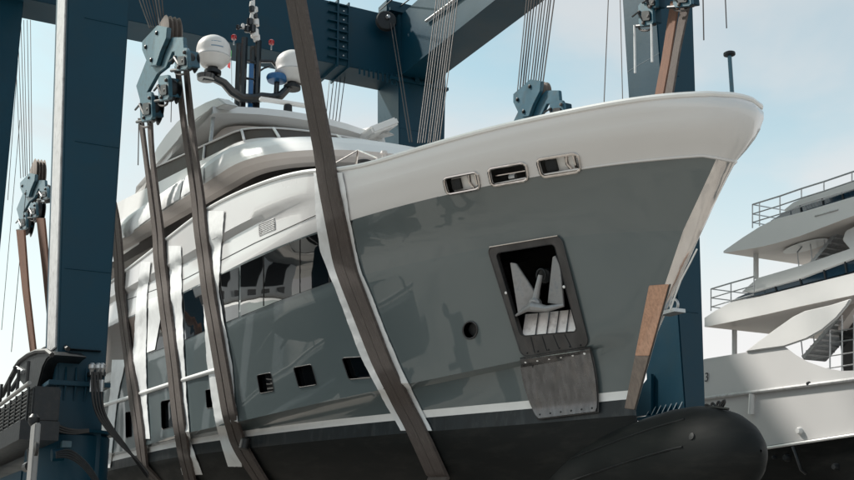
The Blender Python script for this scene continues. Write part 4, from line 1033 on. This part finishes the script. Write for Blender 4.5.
# ------------------------------------------------------------------ second yacht (white) beyond
Y2 = 27.0
y2 = thing('white_yacht', pt(705, 400, Y=Y2) - V((0, -3, 4)), 'white motor yacht with stacked stern decks and railings, behind the hoist', 'yacht')
def ip(poly, th, m, name, dy=0, bevel=.03, root=None, ylist=None): return MB().prism([pt(x, y, Y=Y2 + dy) for x, y in poly], (0, th, 0)).build(name, m, root or y2, bevel=bevel)
def deckslab(name, top, bot, w, m=('gel_white', 'gel_tan'), tipw=.6):
    """deck slab: starboard fascia between top and bottom pixel lines, full width w, stern end rounded in plan, soffit beneath"""
    B = MB(); n = len(top); P = [pt(*p, Y=Y2) for p in top]; Q = [pt(*p, Y=Y2) for p in bot]
    P2 = []; Q2 = []
    x0 = min(P[0].x, Q[0].x)
    def inset(p): return 0
    a = [V((p.x, p.y + inset(p), p.z)) for p in P]; b = [V((q.x, q.y + inset(q), q.z)) for q in Q]
    a2 = [V((p.x, 2 * (Y2 + w / 2) - p.y, p.z)) for p in a]; b2 = [V((p.x, 2 * (Y2 + w / 2) - p.y, p.z)) for p in b]
    o = MB(); o.add(a + b + a2 + b2, [(i, i + 1, n + i + 1, n + i) for i in range(n - 1)] + [(2 * n + i, 2 * n + i + 1, 3 * n + i + 1, 3 * n + i) for i in range(n - 1)] + [(i, i + 1, 2 * n + i + 1, 2 * n + i) for i in range(n - 1)] + [(0, n, 3 * n, 2 * n)])
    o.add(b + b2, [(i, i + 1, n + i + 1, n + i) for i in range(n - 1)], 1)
    return o.build(name, m, y2, ang=30)
W2 = 6.6
SKYL = [(806 + 23 * math.cos(a) , 246 - 5 * math.sin(a) - 6 * math.cos(a)) for a in [k * math.pi / 12 for k in range(24)]]
ext = lambda a, b, x: (x, a[1] + (b[1] - a[1]) * (x - a[0]) / (b[0] - a[0]))
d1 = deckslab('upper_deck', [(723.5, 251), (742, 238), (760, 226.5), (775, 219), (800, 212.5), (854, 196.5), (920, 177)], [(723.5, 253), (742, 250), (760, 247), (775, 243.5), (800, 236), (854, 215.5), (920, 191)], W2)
ip([(770, 221), (786, 211), (803, 203.5), (854, 187.5), (920, 167), (920, 182), (854, 197), (800, 213)], 5.6, 'glass_blue', 'saloon_window', .35, .01)
ip([(783, 210), (793, 202), (803, 197.5), (854, 181), (920, 160), (920, 172), (854, 189.5), (803, 205), (786, 212)], 5.7, 'gel_white', 'wheelhouse_roof', .3)
zs_ = pt(800, 236, Y=Y2).z - .02
MB().prism([pt(x, y, Z=zs_) for x, y in SKYL], (0, 0, -.004)).build('bright_sky_disc', 'stripe_white', d1)  # pale disc painting the bright sky seen through an oval opening
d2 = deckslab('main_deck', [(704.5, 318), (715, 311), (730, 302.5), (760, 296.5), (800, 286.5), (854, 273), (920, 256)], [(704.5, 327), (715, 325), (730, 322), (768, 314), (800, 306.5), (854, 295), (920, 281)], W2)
ip([(730, 302), (738, 297), (752, 291), (800, 278), (854, 257), (920, 235), (920, 256), (854, 271), (800, 285), (760, 295)], 5.6, 'glass_blue', 'saloon_window', .35, .01)
ip([(741, 292), (750, 284), (757, 278), (800, 265.5), (854, 247), (920, 226), (920, 238), (854, 259), (800, 279.5), (752, 293)], 5.7, 'gel_white', 'house_side', .3)
ip([(845, 231), (860, 223), (920, 212), (920, 250), (854, 254), (842, 240)], 5, 'gel_white', 'house_side', .5)
for (x, a, b) in ((800, 205, 212.5), (822, 198, 206), (842, 192, 200.5), (775, 287, 291), (800, 279, 285), (824, 270, 279), (845, 261, 273)):
    MB().tube([pt(x, a, Y=Y2 + .33), pt(x + 1.5, b, Y=Y2 + .33)], .03, 5).build('window_mullion', 'dark_metal', y2)
MB().tube([pt(815, 216, Y=Y2 - .01), pt(838, 209.5, Y=Y2 - .01)], .03, 5).build('fascia_slot', 'grey_paint', y2)
MB().tube([pt(752, 394, Y=Y2 - .03), pt(751, 414, Y=Y2 - .0)], .1, 8).build('fender_strip', 'gel_white', y2)
def rail(name, toppx, posts, mids, dy=.1, r=.022):
    B = MB(); B.tube([pt(*p, Y=Y2 + dy) for p in toppx], r * 1.3, 6)
    for m_ in mids: B.tube([pt(x, y + m_, Y=Y2 + dy) for x, y in toppx], r, 6)
    for (x, ya, yb) in posts: B.tube([pt(x, ya, Y=Y2 + dy), pt(x, yb, Y=Y2 + dy)], r, 6)
    # return rail across the stern
    a = pt(*toppx[0], Y=Y2 + dy)
    B.tube([a, a + V((0, W2 - .4, 0))], r, 6)
    for m_ in mids: a = pt(toppx[0][0], toppx[0][1] + m_, Y=Y2 + dy); B.tube([a, a + V((0, W2 - .4, 0))], r, 6)
    B.build(name, 'galvanised', y2)
rail('stern_rail', [(752.5, 204.5), (780, 196), (801.5, 188.5), (824, 181.5), (852, 172), (900, 156)], [(752.5, 204.5, 228), (759.5, 202, 226), (780, 196, 215), (801.5, 188.5, 198), (824, 181.5, 190), (852, 172, 182)], [9.5, 18])
rail('stern_rail', [(711, 289), (731, 283), (754, 276.5)], [(711, 289, 311), (731, 283, 304), (754, 276.5, 292)], [9, 18])
for a, b in (((756, 250), (756, 279)), ((734.5, 330), (734.5, 360))):
    MB().tube([pt(*a, Y=Y2 + .9), pt(*b, Y=Y2 + .9)], .09, 12).build('deck_pillar', 'gel_white', y2)
# curved stair screen
ip([(744.5, 352), (757, 342), (775, 329), (792, 317), (804, 311), (830, 305), (850.5, 298.5), (846, 306), (836, 318), (822, 330), (806, 339), (784, 346.5)], .12, 'gel_white', 'stair_screen', -.08)
# hull side
hp = [(698, 362), (705, 359), (745, 352.5), (784, 346), (796, 355), (808, 362), (825, 368), (841, 371), (920, 369), (920, 500), (794, 500), (780, 470), (766, 444), (740, 425), (698, 420)]
n_ = len(hp); top_i = [0, 1, 2, 3, 4, 5, 6, 7, 8]
rubw = [(x, lerp(398, 378.5, (x - 700) / 154)) for x in (698, 705, 745, 784, 796, 808, 825, 841, 920)]
def dn(v0, v1): return [(x, v) for x, v in zip((698, 705, 745, 784, 796, 808, 825, 841, 920), [lerp(v0, v1, (x - 700) / 154) for x in (698, 705, 745, 784, 796, 808, 825, 841, 920)])]
R_ = [[pt(*hp[i], Y=Y2) for i in top_i], [pt(x, y, Y=Y2 - .02) for x, y in rubw], [pt(x, y + 3, Y=Y2 + .04) for x, y in rubw], [pt(x, y, Y=Y2 + .12) for x, y in dn(456, 433)], [pt(x, y, Y=Y2 + .12) for x, y in dn(459.5, 437)], [pt(x, y, Y=Y2 + .6) for x, y in dn(500, 485)], [V((p.x, Y2 + 3.3, p.z - 1.2)) for p in [pt(x, y, Y=Y2 + .6) for x, y in dn(500, 485)]]]
B = MB()
for i, m_ in zip(range(6), (0, 0, 0, 1, 1, 1)):
    B.grid([R_[i], R_[i + 1]], m_)
    B.grid([[V((p.x, 2 * (Y2 + 3.3) - p.y, p.z)) for p in R_[i]], [V((p.x, 2 * (Y2 + 3.3) - p.y, p.z)) for p in R_[i + 1]]], m_)
tr = [r[0] for r in R_]; B.add(tr + [V((p.x, 2 * (Y2 + 3.3) - p.y, p.z)) for p in tr[::-1]], [tuple(range(2 * len(tr)))], 0)
# main deck surface
zz_ = [V((p.x, p.y + .1, min(p.z, R_[0][8].z + 9) - .9)) for p in R_[0]]
B.grid([zz_, [V((p.x, 2 * (Y2 + 3.3) - p.y, p.z)) for p in zz_]], 0)
y2h = B.build('hull', ['hull_white', 'antifoul'], y2, ang=30)
MB().tube([pt(x, y + 1, Y=Y2 - .04) for x, y in rubw], .06, 8).build('rub_rail', 'grey_paint', y2)
MB().tube([pt(x, y, Y=Y2 + .06) for x, y in dn(458, 435)], .05, 8).build('boot_stripe', 'stripe_white', y2)
# swim platform / lower stern bulge
MB().box(pt(788, 396, Y=Y2 - .12), pt(793, 436, Y=Y2 + .0)).build('boarding_post', 'gel_white', y2) if False else None
B = MB()
for x, y, s_x in ((800, 431, 5), (836, 467, 5), (787, 458, 5), (775, 457.5, 2.5)):
    k = (pt(x + 1, y, Y=Y2) - pt(x, y, Y=Y2)).length
    c = pt(x, y, Y=Y2 + .1); B.lathe(c, (0, 1, 0), [(-.12, s_x * k * .4), (-.06, s_x * k * .55), (.05, s_x * k * .6)], 14)
    B.build('underwater_light' if y < 440 else 'zinc_anode', 'gel_white' if y < 440 else 'dark_metal', y2); B = MB()
MB().tube([pt(793, 447, Y=Y2 - .05), pt(797, 458, Y=Y2 - .1), pt(801, 470, Y=Y2 - .05), pt(806, 474, Y=Y2 + .1)], .05, 6).build('drain_hose', 'dark_metal', y2)
MB().lathe(pt(809.5, 384, Y=Y2), (0, 1, 0), [(-.1, .05), (-.04, .08), (.02, .08)], 10).build('stern_light', 'dark_metal', y2)
# stairs between the decks: two flights
def stair(a, b, n, w, sgn=1):
    t = MB(); A0, B0 = pt(*a, Y=Y2 + 1.0), pt(*b, Y=Y2 + 1.0)
    for dy in (0, w): t.beam(A0 + V((0, dy, 0)), B0 + V((0, dy, 0)), .04, .12)
    t.beam(A0 + V((0, w / 2, -.05)), B0 + V((0, w / 2, -.05)), w, .02)
    st = t.build('staircase', 'galvanised', y2)
    for k in range(n):
        p = A0.lerp(B0, (k + .5) / n); MB().box((p.x - .15, p.y, p.z - .02), (p.x + .15, p.y + w, p.z + .03)).build('tread', 'grey_paint', st)
    t = MB(); up = V((0, 0, .85))
    for dy in (0, w):
        t.tube([A0 + up + V((0, dy, 0)), B0 + up + V((0, dy, 0))], .025, 6)
        for k in range(4): p = A0.lerp(B0, k / 3) + V((0, dy, 0)); t.tube([p, p + up], .02, 6)
    t.build('stair_rail', 'galvanised', st)
stair((800, 277), (838, 231), 9, 1.0)
stair((803, 358), (838, 318), 8, 1.0)
# glimpse of the cockpit and rails under the screen
rr0 = MB()
for x in (830, 842, 854): rr0.tube([pt(x, 315 if x > 835 else 330, Y=Y2 + .3), pt(x, 372, Y=Y2 + .3)], .025, 6)
for y in (330, 343, 356, 368): rr0.tube([pt(812 if y > 340 else 828, y + 3, Y=Y2 + .3), pt(920, y - 14, Y=Y2 + .3)], .02, 6)
rr0.build('cockpit_rail', 'galvanised', y2)
MB().box(pt(843, 372, Y=Y2 + 1.6), pt(930, 300, Y=Y2 + 5.5)).build('saloon_door', 'glass_dark', y2, bevel=.02)
MB().prism([pt(x, y, Y=Y2 + 1.2) for x, y in ((838, 330), (856, 305), (856, 296), (838, 300))], (0, 3.5, 0)).build('bulkhead', 'gel_tan', y2)
# name lettering at the stern quarter
cu = bpy.data.curves.new('name_lettering', 'FONT'); cu.body = '3'; cu.size = .44; cu.extrude = .006; cu.shear = .2
tx0 = bpy.data.objects.new('t', cu); COL.objects.link(tx0); bpy.context.view_layer.update(); tm = bpy.data.meshes.new_from_object(tx0.evaluated_get(bpy.context.evaluated_depsgraph_get())); bpy.data.objects.remove(tx0)
tx = bpy.data.objects.new('name_lettering', tm); COL.objects.link(tx); tm.materials.clear(); tm.materials.append(M['ink'])
tx.parent = y2; tx.location = pt(704.2, 382, Y=Y2 - .05) - y2.location; tx.rotation_euler = (math.radians(90), 0, 0)

# unseen yard shed, added off to starboard for the side windows to mirror
shed = thing('mirror_shed', (-75, -14, 0), 'unseen pale shed with dark bay doors, added for the yacht windows to mirror', 'shed')
MB().box((-90, -32, 0), (-62, -1, 15)).build('mirror_shed_wall', 'stripe_white', shed)
B = MB(); B.prism([(-91, -33, 15), (-61, -33, 15), (-76, -33, 19)], (0, 33, 0)); B.build('mirror_shed_roof', 'grey_paint', shed)
for y in (-28, -19, -10): MB().box((-61.95, y, 0), (-61.8, y + 6.5, 10.5)).build('mirror_shed_door', 'interior_dark', shed)
for y in (-29, -24, -19, -14, -9, -4.5): MB().box((-61.95, y, 11.6), (-61.85, y + 2.6, 13.6)).build('mirror_shed_window', 'glass_dark', shed)
for x in (-86, -79, -72, -66): MB().box((x, -.98, 1), (x + 3.4, -.85, 12)).build('mirror_shed_door', 'interior_dark', shed)

# ------------------------------------------------------------------ ground
g = MB(); g.add([(-900, -900, 0), (900, -900, 0), (900, 900, 0), (-900, 900, 0)], [(0, 1, 2, 3)])
tag(g.build('ground', 'concrete', None, smooth=False), kind='structure')

# ------------------------------------------------------------------ world and sun
W = bpy.data.worlds.new('World'); S.world = W; W.use_nodes = True
nt = W.node_tree; N = nt.nodes; L = nt.links; bg = N['Background']
SKYLOC = (.35, .2, .1); SUN_EL = math.radians(47); SUN_DIR = V((-.80, -.60, 0)).normalized()      # horizontal direction towards the sun
sky = N.new('ShaderNodeTexSky'); sky.sky_type = 'NISHITA'; sky.sun_disc = False; sky.sun_elevation = SUN_EL
sky.sun_rotation = math.atan2(SUN_DIR.x, SUN_DIR.y); sky.air_density = 1.0; sky.dust_density = 2.0
tc = N.new('ShaderNodeTexCoord'); mp = N.new('ShaderNodeMapping'); mp.inputs['Scale'].default_value = (1, 1, 2.8); mp.inputs['Location'].default_value = SKYLOC; L.new(tc.outputs['Generated'], mp.inputs[0])
n1 = N.new('ShaderNodeTexNoise'); n1.inputs['Scale'].default_value = 1.9; n1.inputs['Detail'].default_value = 7; n1.inputs['Roughness'].default_value = .5; n1.inputs['Distortion'].default_value = .4; L.new(mp.outputs[0], n1.inputs[0])
cr = N.new('ShaderNodeMapRange'); cr.interpolation_type = 'SMOOTHSTEP'; cr.inputs[1].default_value = .39; cr.inputs[2].default_value = .60; cr.inputs[3].default_value = .16; cr.inputs[4].default_value = .85; L.new(n1.outputs[0], cr.inputs[0])
tint = N.new('ShaderNodeMix'); tint.data_type = 'RGBA'; tint.blend_type = 'MULTIPLY'; tint.inputs[0].default_value = 1; L.new(sky.outputs[0], tint.inputs[6]); tint.inputs[7].default_value = (1.6, 1.95, 1.52, 1)
mx = N.new('ShaderNodeMix'); mx.data_type = 'RGBA'; L.new(cr.outputs[0], mx.inputs[0]); L.new(tint.outputs[2], mx.inputs[6]); mx.inputs[7].default_value = (6.0, 6.1, 6.2, 1)
sep = N.new('ShaderNodeSeparateXYZ'); L.new(tc.outputs['Generated'], sep.inputs[0])
hz = N.new('ShaderNodeMapRange'); hz.interpolation_type = 'SMOOTHSTEP'; hz.inputs[1].default_value = .02; hz.inputs[2].default_value = .48; hz.inputs[3].default_value = .92; hz.inputs[4].default_value = 0; L.new(sep.outputs[2], hz.inputs[0])
mh = N.new('ShaderNodeMix'); mh.data_type = 'RGBA'; L.new(hz.outputs[0], mh.inputs[0]); L.new(mx.outputs[2], mh.inputs[6]); mh.inputs[7].default_value = (8.4, 8.2, 8.1, 1)
L.new(mh.outputs[2], bg.inputs[0]); bg.inputs[1].default_value = .11
sl = bpy.data.lights.new('sun', 'SUN'); sl.energy = 5.0; sl.angle = math.radians(3); sl.color = (1, .95, .88)
so = bpy.data.objects.new('sun', sl); COL.objects.link(so)
d = V((SUN_DIR.x * math.cos(SUN_EL), SUN_DIR.y * math.cos(SUN_EL), math.sin(SUN_EL)))
so.rotation_euler = d.to_track_quat('Z', 'Y').to_euler(); so.location = (0, 0, 60)
S.view_settings.view_transform = 'Standard'; S.view_settings.look = 'None'; S.view_settings.gamma = 1; S.view_settings.exposure = .12
S.render.film_transparent = False
S.cycles.max_bounces = 8
